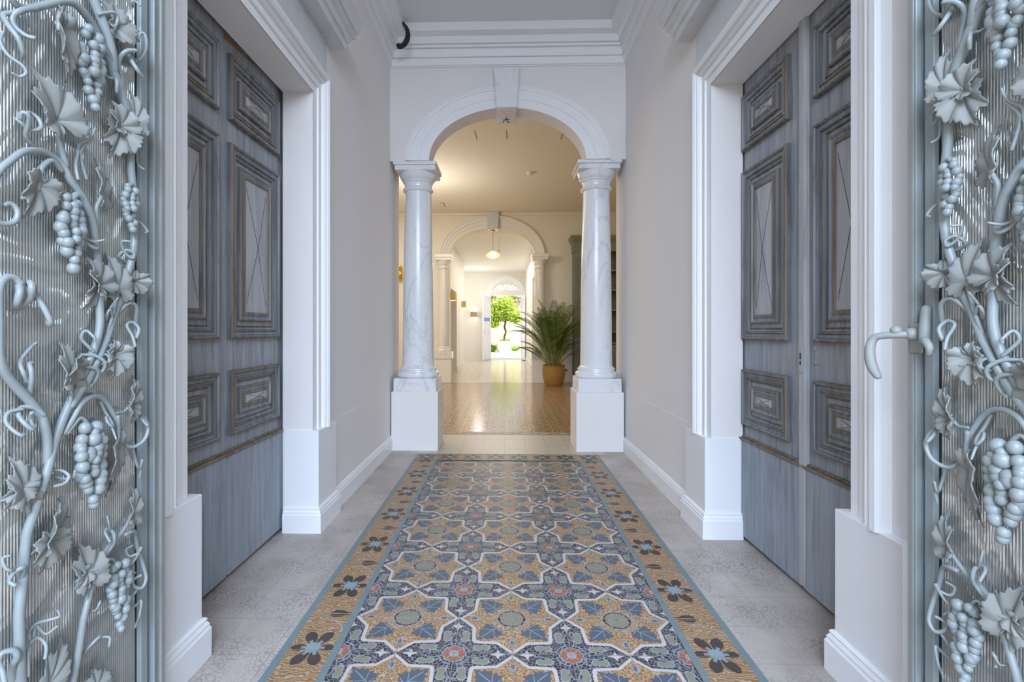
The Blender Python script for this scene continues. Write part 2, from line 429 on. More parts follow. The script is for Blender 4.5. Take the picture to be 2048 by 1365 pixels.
# ------------------------------------------------------------------ patterned tile carpet
def carpet():
    b = MB()
    X0, X1, Y0, Y1 = -0.774, 0.830, 0.02, 4.215
    xs = [-0.372, 0.028, 0.428]; ys = [1.82 - 0.4 * k for k in range(-5, 5)]
    def P(pts, z, mi): b.poly([(x, y, z) for x, y in pts], mi)
    def star(cx, cy, s, d, z, mi):
        q = []
        for k in range(4):
            c, sn = [(1, 0), (0, 1), (-1, 0), (0, -1)][k]
            for (u, v) in ((d, 0), (s + 0.004, d - s - 0.002), (s, s - 0.014), (s - 0.004, s - 0.004), (s - 0.014, s), (d - s - 0.002, s + 0.004)):
                q.append((cx + u * c - v * sn, cy + u * sn + v * c))
        P(q, z, mi)
    def ell(cx, cy, rx, ry, rot, z, mi, n=14, wob=0, k=4):
        c, s = math.cos(rot), math.sin(rot); q = []
        for i in range(n):
            a = 2 * PI * i / n; r = 1 + wob * math.cos(k * a)
            u, v = rx * r * math.cos(a), ry * r * math.sin(a)
            q.append((cx + u * c - v * s, cy + u * s + v * c))
        P(q, z, mi)
    def rib(pts, w, z, mi):
        n = len(pts); l = []; r = []
        for i in range(n):
            a = pts[max(i - 1, 0)]; c = pts[min(i + 1, n - 1)]
            dx, dy = c[0] - a[0], c[1] - a[1]; m = math.hypot(dx, dy) or 1
            l.append((pts[i][0] - dy / m * w / 2, pts[i][1] + dx / m * w / 2)); r.append((pts[i][0] + dy / m * w / 2, pts[i][1] - dx / m * w / 2))
        for i in range(n - 1): P([l[i], r[i], r[i + 1], l[i + 1]], z, mi)
    def shape(loc, rot, sc, cx, cy, z, mi, flip=1):
        c, s = math.cos(rot), math.sin(rot)
        P([(cx + (u * c - v * flip * s) * sc, cy + (u * s + v * flip * c) * sc) for u, v in loc], z, mi)
    half = [(-.038, .000), (-.030, .010), (-.040, .022), (-.028, .026), (-.024, .040), (-.012, .030), (-.004, .036), (-.002, .022), (.012, .030), (.016, .020), (.026, .020), (.026, .010), (.050, 0)]
    LEAF = half + [(u, -v) for u, v in half[-2:0:-1]]
    KID = [(-.026, .004), (-.018, .013), (0, .013), (.016, .016), (.027, .008), (.024, -.006), (.012, -.012), (.002, -.006), (-.010, -.012), (-.022, -.008)]
    DIA = [(.030, 0), (.008, .007), (0, .023), (-.008, .007), (-.030, 0), (-.008, -.007), (0, -.023), (.008, -.007)]
    BUD = [(-.02, .003), (-.006, .012), (.012, .009), (.026, .014), (.016, .003), (.03, 0), (.016, -.003), (.026, -.014), (.012, -.009), (-.006, -.012), (-.02, -.003)]
    z0 = 0.0008
    P([(X0 + .18, Y0), (X1 - .18, Y0), (X1 - .18, Y1 - .19), (X0 + .18, Y1 - .19)], z0, 0)
    z = [z0 + 0.0004 * k for k in range(12)]
    for cy in ys:
        for cx in xs:
            star(cx, cy, .143, .2, z[1], 1); star(cx, cy, .131, .184, z[2], 2)
            ell(cx, cy, .056, .056, 0, z[2] + .0002, 6, 24); ell(cx, cy, .053, .053, 0, z[3], 0, 24); ell(cx, cy, .0445, .0445, 0, z[3] + .0002, 2, 24); ell(cx, cy, .041, .041, PI / 4, z[4], 4, 32, .13, 4)
            for k in range(4): rib([(cx, cy), (cx + .032 * math.cos(k * PI / 2), cy + .032 * math.sin(k * PI / 2))], .003, z[5], 6)
            ell(cx, cy, .009, .009, 0, z[5], 1, 8)
            for k in range(4):
                a = PI / 4 + k * PI / 2
                ux, uy = math.cos(a), math.sin(a)
                shape(LEAF, a, 1.22, cx + ux * .121, cy + uy * .121, z[4], 3)
                rib([(cx + ux * .07, cy + uy * .07), (cx + ux * .158, cy + uy * .158)], .003, z[5], 6)
                for sg in (-1, 1):
                    rib([(cx + ux * .095, cy + uy * .095), (cx + ux * .118 - uy * .026 * sg, cy + uy * .118 + ux * .026 * sg)], .0022, z[5], 6)
                    rib([(cx + ux * .082, cy + uy * .082), (cx + ux * .086 - uy * .028 * sg, cy + uy * .086 + ux * .028 * sg)], .0022, z[5], 6)
                a = k * PI / 2; ux, uy = math.cos(a), math.sin(a)
                rib([(cx + ux * .044, cy + uy * .044), (cx + ux * .15, cy + uy * .15)], .004, z[3], 6)
                shape(BUD, a, .95, cx + ux * .138, cy + uy * .138, z[4], 6); shape(BUD, a, .55, cx + ux * .14, cy + uy * .14, z[5], 3)
                for sg in (-1, 1):
                    rib([(cx + ux * (.050 + .05 * t) - uy * sg * .052 * math.sin(t * 1.9), cy + uy * (.050 + .05 * t) + ux * sg * .052 * math.sin(t * 1.9)) for t in [i / 7 for i in range(8)]], .0032, z[3], 6)
    for cy in [ys[0] + .2 - .4 * k for k in range(11)]:
        if cy - .2 < Y0 - .25: continue
        for cx in [-.572, -.172, .228, .628]:
            for k in range(4):
                a = k * PI / 2; ux, uy = math.cos(a), math.sin(a)
                shape(DIA, a, 1.0, cx + ux * .150, cy + uy * .150, z[2], 1)
                for sg in (-1, 1):
                    shape(KID, a, 1.18, cx + ux * .092 - uy * .031 * sg, cy + uy * .092 + ux * .031 * sg, z[1], 6, sg)
                    shape(KID, a, 1.0, cx + ux * .092 - uy * .031 * sg, cy + uy * .092 + ux * .031 * sg, z[2], 4, sg)
                    rib([(cx + ux * (.030 + .085 * t) - uy * sg * (.004 + .014 * math.sin(t * PI)), cy + uy * (.030 + .085 * t) + ux * sg * (.004 + .014 * math.sin(t * PI))) for t in [i / 6 for i in range(7)]], .003, z[3], 6)
                a += PI / 4; ux, uy = math.cos(a), math.sin(a)
                rib([(cx + .052 * math.cos(a + t), cy + .052 * math.sin(a + t)) for t in [-.6 + .2 * i for i in range(7)]], .0035, z[3], 6)
            ell(cx, cy, .041, .041, 0, z[3], 6, 32, .06, 8); ell(cx, cy, .036, .036, 0, z[4], 5, 32, .07, 8); ell(cx, cy, .017, .017, 0, z[5], 6, 16, .05, 8)
            for k in range(4):
                rib([(cx, cy), (cx + .034 * math.cos(k * PI / 4 * 2 + PI / 4), cy + .034 * math.sin(k * PI / 2 + PI / 4))], .003, z[6], 6)
    # borders: ochre with brown flowers between teal lines
    zb = z[7]
    PET = [(.018, 0), (.030, .012), (.055, .022), (.078, .020), (.090, .010), (.096, 0), (.088, -.012), (.074, -.020), (.052, -.021), (.030, -.012)]
    DROP = [(-.050, .002), (-.02, .007), (0, .018), (.028, .022), (.042, .012), (.045, .001)]
    for side, xa, xb in ((-1, X0, X0 + .205), (1, X1 - .205, X1)):
        P([(xa, Y0), (xb, Y0), (xb, Y1), (xa, Y1)], zb, 9)
        for xe in (xa, xb):
            x_in = xe + (.026 if xe == xa else -.026)
            P([(min(xe, x_in), Y0), (max(xe, x_in), Y0), (max(xe, x_in), Y1), (min(xe, x_in), Y1)], zb + .0008, 8)
        xc = (xa + xb) / 2
        for k in range(-6, 6):
            fy = 1.635 - .4 * k
            if Y0 + .1 < fy < Y1 - .02:
                for j in range(6):
                    a = j * PI / 3 + (.0 if side < 0 else PI)
                    sc = 1.0 if j % 3 else .80
                    shape(PET, a + .10 * math.sin(j * 2.1), sc, xc - side * .006, fy, zb + .0004, 7)
                    for q in (-.16, 0, .16):
                        rib([(xc - side * .006 + .018 * math.cos(a + q), fy + .018 * math.sin(a + q)), (xc - side * .006 + .042 * math.cos(a + q * .7), fy + .042 * math.sin(a + q * .7))], .0032, zb + .0008, 6)
                ell(xc - side * .006, fy, .026, .026, 0, zb + .0012, 11, 16)
                rib([(xc - side * .0 + .088 * math.cos(t), fy + .03 + .135 * math.sin(t)) for t in [.15 + i * .26 for i in range(8)]], .0045, zb + .0004, 6)
            sy = fy + .2
            if Y0 + .05 < sy < Y1 - .04:
                for sg in (-1, 1):
                    shape(DROP, 0 if side > 0 else PI, 1, xc - side * .042, sy + sg * .002, zb + .0004, 7, sg * (1 if side > 0 else -1))
    P([(X0, Y1 - .2), (X1, Y1 - .2), (X1, Y1), (X0, Y1)], zb + .0012, 9)
    P([(X0, Y1 - .022), (X1, Y1 - .022), (X1, Y1), (X0, Y1)], zb + .002, 8)
    P([(X0, Y1 - .2), (X1, Y1 - .2), (X1, Y1 - .182), (X0, Y1 - .182)], zb + .002, 8)
    for k in range(8):
        fx = X0 + .1 + k * .2
        for j in range(6): shape(PET, j * PI / 3 + PI / 2, .9, fx, Y1 - .1, zb + .0016, 7)
        ell(fx, Y1 - .1, .023, .023, 0, zb + .002, 11, 12)
    # joints between the 20 cm tiles
    x = X0
    for x in [-.572 + .2 * k for k in range(7)]: P([(x - .0011, Y0), (x + .0011, Y0), (x + .0011, Y1), (x - .0011, Y1)], zb + .0024, 10)
    for k in range(24):
        y = 1.82 - .2 * 10 + .2 * k
        if Y0 < y < Y1: P([(X0, y - .001), (X1, y - .001), (X1, y + .001), (X0, y + .001)], zb + .0024, 10)
    o = b.build('floor_tile_carpet', TILE, fix=False)
    struct(o, 'carpet of patterned cement tiles with ochre star medallions and brown flower border, laid down the corridor', 'tile carpet')
carpet()

# ------------------------------------------------------------------ corridor walls
def side_wall(name, xf, sgn, op, label):
    """xf: face x, sgn: outward direction (-1 left, +1 right)"""
    b = MB(); xo = xf + sgn * 0.17
    b.box(xf, xo, -0.55, op[0], 0, 4.0); b.box(xf, xo, op[1], 4.705, 0, 4.0); b.box(xf, xo, op[0], op[1], ZD, 4.0)
    b.box(xf + sgn * 0.30, xf + sgn * 0.36, -0.55, 4.70, 0, 4.0)       # unseen backing slab, added to stop light leaking past the doors
    b.box(xo, xf + sgn * 0.30, op[0] - 0.3, op[0] - 0.22, 0, 4.0); b.box(xo, xf + sgn * 0.30, op[1] + 0.22, op[1] + 0.3, 0, 4.0)
    b.box(xf, xf - sgn * 0.0025, op[1] + 0.26, YB, 0, 0.557)
    return struct(b.build(name, M['wall']), label, 'wall')
side_wall('wall_left', XL, -1, L_OPEN, 'white left wall of the corridor with the double door opening')
side_wall('wall_right', XR, 1, R_OPEN, 'white right wall of the corridor with the double door opening')

c = MB(); c.box(-1.5, 1.5, -1.3, 4.7, ZC, ZC + 0.15)  # extended behind the camera to keep the sun off the corridor floor
struct(c.build('ceiling', M['ceil']), 'pale grey ceiling of the entrance corridor', 'ceiling')
c = MB(); c.box(-4.6, 4.6, 4.3, 10.3, 3.608, 3.75)
struct(c.build('ceiling.001', M['cream']), 'warm cream ceiling of the middle room', 'ceiling')
c = MB(); c.box(-4.6, 4.6, 10.3, 17.8, 3.22, 3.35)
struct(c.build('ceiling.002', M['hall']), 'pale ceiling of the far hall', 'ceiling')

# arch wall on the columns
AX, AA, AB, ASZ = 0.026, 0.716, 0.477, 2.66
def ellipse(cx, a, b, z0, n=48, rev=False):
    p = [(cx + a * math.cos(PI * i / n), z0 + b * math.sin(PI * i / n)) for i in range(n + 1)]
    return p[::-1] if rev else p
b = MB()
out = [(XL, ASZ)] + ellipse(AX, AA, AB, ASZ, rev=True) + [(XR, ASZ), (XR, 4.0), (XL, 4.0)]
b.prism(out, lambda u, v: (u, YB, v), lambda u, v: (u, YB + 0.20, v))
b.box(-4.6, XL - .10, 4.54, 4.70, 0, 4.0); b.box(XR + .10, 4.6, 4.54, 4.70, 0, 4.0)
struct(b.build('wall_back', [M['wall']]), 'white wall with the near round arch resting on the two marble columns', 'wall')

def archivolt(name, cx, a, bb, z0, yf, wa, wb, prof, mat, label, legs=None):
    m = MB(); rings = []
    N = 64
    for i in range(N + 1):
        t = PI * i / N
        rings.append([(cx + (a + wa * u) * math.cos(t), yf - p, z0 + (bb + wb * u) * math.sin(t)) for u, p in prof])
    m.sweep(rings)
    return struct(m.build(name, mat, auto=25), label, 'arch moulding')
PR = [(0, -.002), (0, .010), (.38, .010), (.385, .0075), (.395, .0075), (.40, .013), (.80, .013), (.805, .010), (.815, .010), (.82, .019), (.88, .022), (.885, .019), (.895, .019), (.90, .023), (1.0, .021), (1.0, -.002)]
archivolt('trim_1', AX, AA, AB, ASZ, YB, .215, .198, PR, M['white'], 'stepped white moulding around the near arch')

# far wall of the middle room with second arch
Y2 = 10.14; BX, BA, BB, BZ = -0.267, 0.915, 0.577, 2.69
b = MB()
op = [(BX - BA, 0.0), (BX - BA, BZ)] + ellipse(BX, BA, BB, BZ, rev=True)[1:-1] + [(BX + BA, BZ), (BX + BA, 0.0)]
out = [(-4.6, 0.0)] + op + [(4.6, 0.0), (4.6, 3.62), (-4.6, 3.62)]
b.prism(out, lambda u, v: (u, Y2, v), lambda u, v: (u, Y2 + 0.22, v))
struct(b.build('wall_back.001', M['cream']), 'cream far wall of the middle room pierced by the second arch', 'wall')
PR2 = [(0, -.002), (0, .015), (.30, .015), (.34, .03), (.58, .03), (.62, .05), (.85, .05), (.88, .075), (1.0, .075), (1.0, -.002)]
archivolt('trim_2', BX, BA, BB, BZ, Y2, .205, .275, PR2, M['hall'], 'moulded cream surround of the second arch')
b = MB(); b.box(-4.6, -4.45, 4.6, 10.2, 0, 3.62)
struct(b.build('wall_left.001', M['cream']), 'cream left wall of the middle room', 'wall')
b = MB(); b.box(4.45, 4.6, 4.6, 10.2, 0, 3.62)
struct(b.build('wall_right.001', M['cream']), 'cream right wall of the middle room', 'wall')
# crown line in middle room
b = MB(); b.box(-4.4, 4.4, Y2 - .03, Y2, 3.55, 3.608)
struct(b.build('trim_10', M['cream']), 'thin cream crown line along the far wall of the middle room', 'trim')

# hall
b = MB()
out = [(10.36, 0), (11.35, 0), (11.35, 2.1), (12.74, 2.1), (12.74, 0), (14.87, 0), (14.87, 3.25), (10.36, 3.25)]
b.prism(out, lambda u, v: (-1.28, u, v), lambda u, v: (-1.45, u, v))
struct(b.build('wall_left.002', M['hall']), 'pale left wall of the far hall with a dim doorway', 'wall')
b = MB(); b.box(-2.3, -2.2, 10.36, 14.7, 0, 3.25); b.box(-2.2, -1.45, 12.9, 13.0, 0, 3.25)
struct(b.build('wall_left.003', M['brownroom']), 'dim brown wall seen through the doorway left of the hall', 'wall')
b = MB()
out = [(10.36, 0), (11.9, 0), (11.9, 2.5), (13.2, 2.5), (13.2, 0), (17.5, 0), (17.5, 3.25), (10.36, 3.25)]
b.prism(out, lambda u, v: (0.78, u, v), lambda u, v: (0.95, u, v))
struct(b.build('wall_right.002', M['hall']), 'pale right wall of the far hall with a dim doorway', 'wall')
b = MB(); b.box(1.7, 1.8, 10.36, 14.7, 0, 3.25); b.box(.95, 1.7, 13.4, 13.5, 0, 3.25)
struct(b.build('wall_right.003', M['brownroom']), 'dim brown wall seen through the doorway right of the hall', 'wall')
Y3 = 17.5
FX, FA, FB, FZ = 0.045, 0.50, 0.26, 2.548
b = MB()
out = [(-4.5, 0), (-.505, 0), (-.505, 2.377), (.627, 2.377), (.627, 0), (2.0, 0), (2.0, 3.3), (-4.5, 3.3)]
b.prism(out, lambda u, v: (u, Y3, v), lambda u, v: (u, Y3 + 0.2, v), holes=[ellipse(FX, FA, FB, FZ, 24)])
struct(b.build('wall_back.002', M['hall']), 'pale end wall of the hall with the garden door and sunburst fanlight', 'wall')
b = MB(); b.box(-4.6, -4.5, 10.3, 17.7, 0, 3.3)
struct(b.build('wall_left.004', M['hall']), 'pale wall far left of the hall, out of the daylight', 'wall')
b = MB(); rings = []
pts = [(-.70, 0), (-.70, 2.2)] + [(FX + .745 * math.cos(PI - PI * i / 30), 2.2 + .88 * math.sin(PI - PI * i / 30)) for i in range(1, 30)] + [(.79, 2.2), (.79, 0)]
def archtrim(pts, w, p):
    n = len(pts); R = []
    for i in range(n):
        a = pts[max(i - 1, 0)]; d = pts[min(i + 1, n - 1)]; dx, dz = d[0] - a[0], d[1] - a[1]; m = math.hypot(dx, dz)
        nx, nz = -dz / m, dx / m
        R.append([(pts[i][0] + nx * q, Y3 - h, pts[i][1] + nz * q) for q, h in ((-w, 0), (-w, p * .5), (-.01, p * .5), (0, p), (.035, p), (.035, 0))])
    b.sweep(R)
archtrim(pts, .16, .03)
struct(b.build('trim_11', M['white'], auto=30), 'white arched surround of the garden door', 'door surround')
b = MB()
for k in range(9):
    a0 = PI * (k + .0) / 9; a1 = PI * (k + .42) / 9
    q = [(FX + .09 * math.cos(a0), FZ + .05 * math.sin(a0)), (FX + .52 * math.cos(a0), FZ + .27 * math.sin(a0)), (FX + .52 * math.cos(a1), FZ + .27 * math.sin(a1)), (FX + .09 * math.cos(a1), FZ + .05 * math.sin(a1))]
    b.prism(q, lambda u, v: (u, Y3 + .06, v), lambda u, v: (u, Y3 + .09, v))
b.prism(ellipse(FX, .12, .065, FZ, 12), lambda u, v: (u, Y3 + .05, v), lambda u, v: (u, Y3 + .1, v))
w = struct(b.build('window_1', M['white']), 'half-round fanlight with white sunburst bars above the garden door', 'window')
b = MB(); b.prism(ellipse(FX, .51, .268, FZ - .003, 24), lambda u, v: (u, Y3 + .10, v), lambda u, v: (u, Y3 + .105, v))
b.build('pane', M['pane'], w)

# ------------------------------------------------------------------ cornices
def cornice(name, prof, label):
    m = MB(); path = [(XL, -1.2, 1, 0), (XL, YB, 1, -1), (XR, YB, -1, -1), (XR, -1.2, -1, 0)]
    m.sweep([[(x + dx * p, y + dy * p * (1.18 if dy else 0), z) for p, z in prof] for x, y, dx, dy in path])
    return struct(m.build(name, M['white'], auto=25), label, 'cornice')
cornice('trim_3', [(-.002, 3.512), (.012, 3.512), (.012, 3.520), (.022, 3.522), (.024, 3.545), (.034, 3.572), (.034, 3.577), (.030, 3.577), (.030, 3.581), (.044, 3.583), (.046, 3.612), (.058, 3.640), (.058, 3.645), (.053, 3.645), (.053, 3.650), (.070, 3.652), (.072, 3.672), (.066, 3.672), (.066, 3.678), (.082, 3.680), (.098, 3.712), (.104, 3.722), (.104, 3.728), (.172, 3.728), (.172, 3.805)], 'white stepped ceiling cornice around the top of the corridor')

# ------------------------------------------------------------------ architraves around the side doors
AP = [(0, -.002), (0, .002), (.040, .002), (.042, -.004), (.046, -.004), (.048, .011), (.080, .011), (.082, .004), (.086, .004), (.089, .020), (.098, .032), (.107, .022), (.109, .012), (.114, .012), (.118, .036), (.130, .044), (.148, .042), (.156, .030), (.158, -.002)]
def architrave(name, xf, sgn, op, zb, label):
    m = MB(); R = []
    for (y, z, dy, dz) in ((op[0], zb, -1, 0), (op[0], ZD, -1, 1), (op[1], ZD, 1, 1), (op[1], zb, 1, 0)):
        R.append([(xf - sgn * p, y + dy * t, z + dz * t) for t, p in AP])
    m.sweep(R)
    return struct(m.build(name, M['white'], auto=20), label, 'door surround')
architrave('trim_4', XL, -1, L_OPEN, .55, 'moulded white surround of the left double door')
architrave('trim_5', XR, 1, R_OPEN, .53, 'moulded white surround of the right double door')

SK = [(-.001, 0), (.020, 0), (.020, .096), (.016, .104), (.016, .112), (.009, .124), (.012, .130), (.006, .137), (-.001, .137)]
def skirt(m, pts):
    """pts: list of (x,y,nx,ny) along the path; n = outward mitre"""
    m.sweep([[(x + nx * p, y + ny * p, z) for p, z in SK] for x, y, nx, ny in pts])
def plinth_blocks(xf, sgn, op, ztop, side, names):
    # near and far blocks that carry the architrave
    for nm, (ya, yb), lab in ((names[0], (op[0] - .235, op[0] + .03), 'near'), (names[1], (op[1] - .008, op[1] + .27), 'far')):
        m = MB(); xa = xf - sgn * .032
        m.box(xa, xf + sgn * .16, ya, yb, 0, ztop)
        o = struct(m.build(nm, M['white'], bevel=.003), 'white plinth block under the %s side of the %s door surround' % (lab, side), 'plinth block')
        s = MB(); xin = xf + sgn * .16
        skirt(s, [(xin, ya, 0, -1), (xa, ya, -sgn, -1), (xa, yb, -sgn, 1), (xin, yb, 0, 1)])
        s.build('skirting', M['white'], o, auto=25)
plinth_blocks(XL, -1, L_OPEN, .557, 'left', ('trim_6', 'trim_7'))
plinth_blocks(XR, 1, R_OPEN, .532, 'right', ('trim_6.001', 'trim_7.001'))
for nm, xf, sgn, op in (('baseboard_left', XL, -1, L_OPEN), ('baseboard_right', XR, 1, R_OPEN)):
    s = MB(); skirt(s, [(xf - sgn * .006, op[1] + .27, -sgn, 0), (xf - sgn * .006, YB + .0, -sgn, 0)])
    s2 = s; skirt(s2, [(xf - sgn * .002, -.5, -sgn, 0), (xf - sgn * .002, op[0] - .24, -sgn, 0)])
    struct(s.build(nm, M['white'], auto=25), 'white baseboard along the %s corridor wall' % nm.split('_')[1], 'baseboard')
b = MB()
for x0, x1 in ((-4.4, -1.45), (.93, 1.37)): b.box(x0, x1, Y2 - .02, Y2, 0, .14)
struct(b.build('baseboard_back', M['cream'], bevel=.004), 'cream baseboard on the far wall of the middle room', 'baseboard')
b = MB(); b.box(-1.28, -1.262, 12.76, 14.87, 0, .12); b.box(-2.2, -.72, Y3 - .018, Y3, 0, .12)
struct(b.build('baseboard_left.001', M['hall']), 'pale baseboard along the left of the far hall', 'baseboard')
b = MB(); b.box(.762, .78, 13.2, 17.5, 0, .12)
struct(b.build('baseboard_right.001', M['hall']), 'pale baseboard along the right of the far hall', 'baseboard')

# ------------------------------------------------------------------ marble hoods and friezes over the side doors
def hood(xf, sgn, op, side):
    root = empty('door_hood', (xf, (op[0] + op[1]) / 2, 2.80), 'weathered white marble hood moulding above the %s double door' % side, 'door hood', 'marble hoods over the side doors')
    HP = [(0, 2.795), (.095, 2.795), (.100, 2.815), (.100, 2.835), (.112, 2.842), (.122, 2.868), (.140, 2.885), (.140, 2.915), (.152, 2.92), (.168, 2.95), (.172, 2.985), (.172, 3.005), (0, 3.06)]
    m = MB(); rings = []
    ya, yb = op[0] - .24, op[1] + .25
    for y, q in ((ya, 1), (yb, 1)):
        R = []
        for p, z in HP:
            ext = max(0, p - .095) * 1.1
            R.append((xf - sgn * p, y + (ext if y == yb else -ext), z))
        rings.append(R)
    m.sweep(rings, caps=True)
    m.build('hood_moulding', M['marble_old'], root, auto=25)
    m = MB(); m.box(xf, xf - sgn * .012, op[0] - .165, op[1] + .165, ZD + .16, 2.795)
    m.build('frieze_panel', M['marble_old'], root)
    place(root)
hood(XL, -1, L_OPEN, 'left'); hood(XR, 1, R_OPEN, 'right')

# ------------------------------------------------------------------ panelled doors
def frame(m, x, sgn, y0, y1, z0, z1, prof, mis):
    """mitred rectangular moulding; prof = (inset, protrusion)"""
    R = []
    for cy, cz, sy, sz in ((y0, z0, 1, 1), (y1, z0, -1, 1), (y1, z1, -1, -1), (y0, z1, 1, -1)):
        R.append([(x - sgn * p, cy + sy * t, cz + sz * t) for t, p in prof])
    m.sweep(R, closed=True, mis=mis)
BOL = [(0, -.004), (0, .020), (.004, .026), (.011, .026), (.014, .020), (.017, .014), (.030, .012), (.034, .019), (.040, .019), (.043, .009), (.052, .005), (.056, .010), (.060, .004), (.060, -.004)]
BMI = [0, 1, 1, 2, 0, 2, 1, 1, 0, 2, 1, 1, 0]
INN = [(0, -.004), (0, .014), (.004, .018), (.009, .018), (.014, .011), (.022, .013), (.028, .017), (.036, .019), (.040, .019), (.044, .010), (.044, -.002)]
IMI = [0, 1, 1, 2, 2, 0, 1, 1, 1, 0]
def door_leaf(name, xd, sgn, y0, y1, rail, panels, label, astragal=None, ztop=2.47):
    m = MB(); m.box(xd, xd + sgn * .045, y0, y1, .022, ztop)
    d = struct(m.build(name, M['door']), label, 'door')
    for (pa, pb, za, zb) in panels:
        f = MB(); frame(f, xd, sgn, pa, pb, za, zb, BOL, BMI)
        pm = f.build('panel_moulding', [M['mould'], M['edge'], M['bluemould']], d, auto=35)
        k = .082
        g = MB(); frame(g, xd, sgn, pa + k, pb - k, za + k, zb - k, INN, IMI)
        g.build('inner_moulding', [M['mould'], M['edge'], M['bluemould']], pm, auto=35)
        q = k + .042
        a, b2, c, e = pa + q, pb - q, za + q, zb - q
        r = min(b2 - a, e - c) / 2
        h = MB(); cy, cz = (a + b2) / 2, (c + e) / 2
        base = [(xd - sgn * .012, a, c), (xd - sgn * .012, b2, c), (xd - sgn * .012, b2, e), (xd - sgn * .012, a, e)]
        h.add(base + [(xd - sgn * .022, cy, cz)], [(0, 1, 4), (1, 2, 4), (2, 3, 4), (3, 0, 4)])
        for p in base:
            p2 = Vector(p).lerp(Vector((xd - sgn * .0225, cy, cz)), .12 if e - c > .3 else .35)
            h.tube([p2, (xd - sgn * .0225, cy, cz)], .0011, 4, 1, 1)
        h.build('raised_field', [M['field'], M['gap']], pm)
    kb = MB(); kb.box(xd - sgn * .022, xd, y0 + .004, y1 - .004, .022, rail)
    k = kb.build('kick_board', M['door_h'], d, bevel=.002)
    rb = MB(); rb.box(xd - sgn * .030, xd, y0 + .002, y1 - .002, rail, rail + .012); rb.box(xd - sgn * .016, xd, y0 + .002, y1 - .002, rail + .012, rail + .02)
    rb.build('rail_bead', M['edge'], d, bevel=.003)
    if astragal:
        s = MB(); s.box(xd - sgn * .026, xd, astragal[0], astragal[1], .03, ztop - .02)
        s.build('meeting_strip', M['field'], d, bevel=.006)
        t = MB(); ym = (astragal[0] + astragal[1]) / 2
        t.box(xd - sgn * .030, xd - sgn * .026, ym - .012, ym + .012, .93, 1.04, 0)
        lp = t.build('lock_plate', M['field'], d)
        t = MB(); t.box(xd - sgn * .0312, xd - sgn * .030, ym - .004, ym + .004, .962, .978); t.box(xd - sgn * .0312, xd - sgn * .030, ym - .004, ym + .004, .985, 1.012)
        t.build('keyhole', M['gap'], lp)
    return d
dL = -1.245
zs = lambda a, b: [(a, b, 1.07, 1.952), (a, b, 2.055, 2.352), (a, b, .636, .925)]
door_leaf('door_1', dL, -1, 2.068, 2.655, .552, zs(2.100, 2.557), 'distressed blue-grey panelled leaf of the left double door, farther from the camera')
door_leaf('door_2', dL, -1, 1.478, 2.065, .552, zs(1.557, 2.012), 'distressed blue-grey panelled leaf of the left double door, nearer the gate')
m = MB(); m.prism([(2.075, 2.405), (2.075, 2.425), (2.34, 2.425)], lambda u, v: (dL + .004, u, v), lambda u, v: (dL - .002, u, v))
m.build('exposed_wood', M['rawwood'], bpy.data.objects['door_1'])
dR = 1.28
zs = lambda a, b: [(a, b, 1.06, 1.943), (a, b, 2.052, 2.342), (a, b, .61, .902)]
door_leaf('door_3', dR, 1, 2.042, 2.635, .528, zs(2.152, 2.553), 'distressed blue-grey panelled leaf of the right double door with a meeting strip', astragal=(2.018, 2.062))
d4 = door_leaf('door_4', dR, 1, 1.455, 2.039, .528, zs(1.535, 1.973), 'distressed blue-grey panelled leaf of the right double door, nearer the gate')
for z in (.975, 1.035):
    t = MB(); t.lathe([(.0, 0), (.010, 0), (.010, .004), (.006, .006), (0, .006)], (0, 0, 0), 14)
    t.v = [(dR - zz, 1.985 + x, z + y) for x, y, zz in t.v]
    t.build('bolt_escutcheon', M['iron'], d4)

# ------------------------------------------------------------------ marble columns
def column(cx, side, copy_from=None):
    root = empty('marble_column', (cx, 4.51, .54), 'white marble column at the %s of the near arch, standing on a plain white pedestal' % side, 'column', 'marble columns under the near arch', 'thing')
    m = MB()
    m.prism([(-.197, .541), (.197, .541), (.195, .662), (-.195, .662)], lambda u, v: (cx + u, 4.335 + (.003 if v > .6 else 0), v), lambda u, v: (cx + u, 4.705 - (.003 if v > .6 else 0), v))
    m.build('plinth', M['marble'], root, bevel=.003)
    m = MB(); m.lathe([(.0, .662), (.185, .662), (.195, .672), (.198, .69), (.194, .708), (.182, .718), (.172, .72), (.170, .73), (.176, .738), (.174, .750), (.160, .756), (.156, .765), (.1485, .775), (0, .775)], (cx, 4.52, 0), 48)
    m.build('base_ring', M['marble'], root, auto=35)
    m = MB(); m.lathe([(0, .77), (.1485, .77), (.1465, .9), (.145, 1.1), (.141, 1.5), (.135, 1.9), (.127, 2.2), (.1235, 2.36), (.1235, 2.415), (0, 2.415)], (cx, 4.52, 0), 48)
    m.build('shaft', M['marble'], root, auto=35)
    m = MB(); m.lathe([(0, 2.41), (.1235, 2.41), (.130, 2.412), (.140, 2.42), (.144, 2.432), (.140, 2.444), (.130, 2.45), (.128, 2.452), (.128, 2.49), (.134, 2.50), (.142, 2.505), (.142, 2.515), (.150, 2.52), (.166, 2.545), (.177, 2.575), (.180, 2.585), (0, 2.585)], (cx, 4.52, 0), 48)
    m.build('capital', M['marble'], root, auto=35)
    m = MB()
    m.box(cx - .188, cx + .188, 4.345, 4.695, 2.583, 2.628); m.box(cx - .200, cx + .200, 4.333, 4.707, 2.628, 2.6595)
    m.build('abacus', M['marble'], root, bevel=.005)
    place(root)
    b = MB(); b.box(cx - .215, cx + .215, 4.325, 4.715, 0, .541)
    struct(b.build('trim_8' if side == 'left' else 'trim_8.001', M['wall'], bevel=.004), 'plain white plaster pedestal under the %s marble column' % side, 'pedestal')
column(-.822, 'left'); column(.868, 'right')

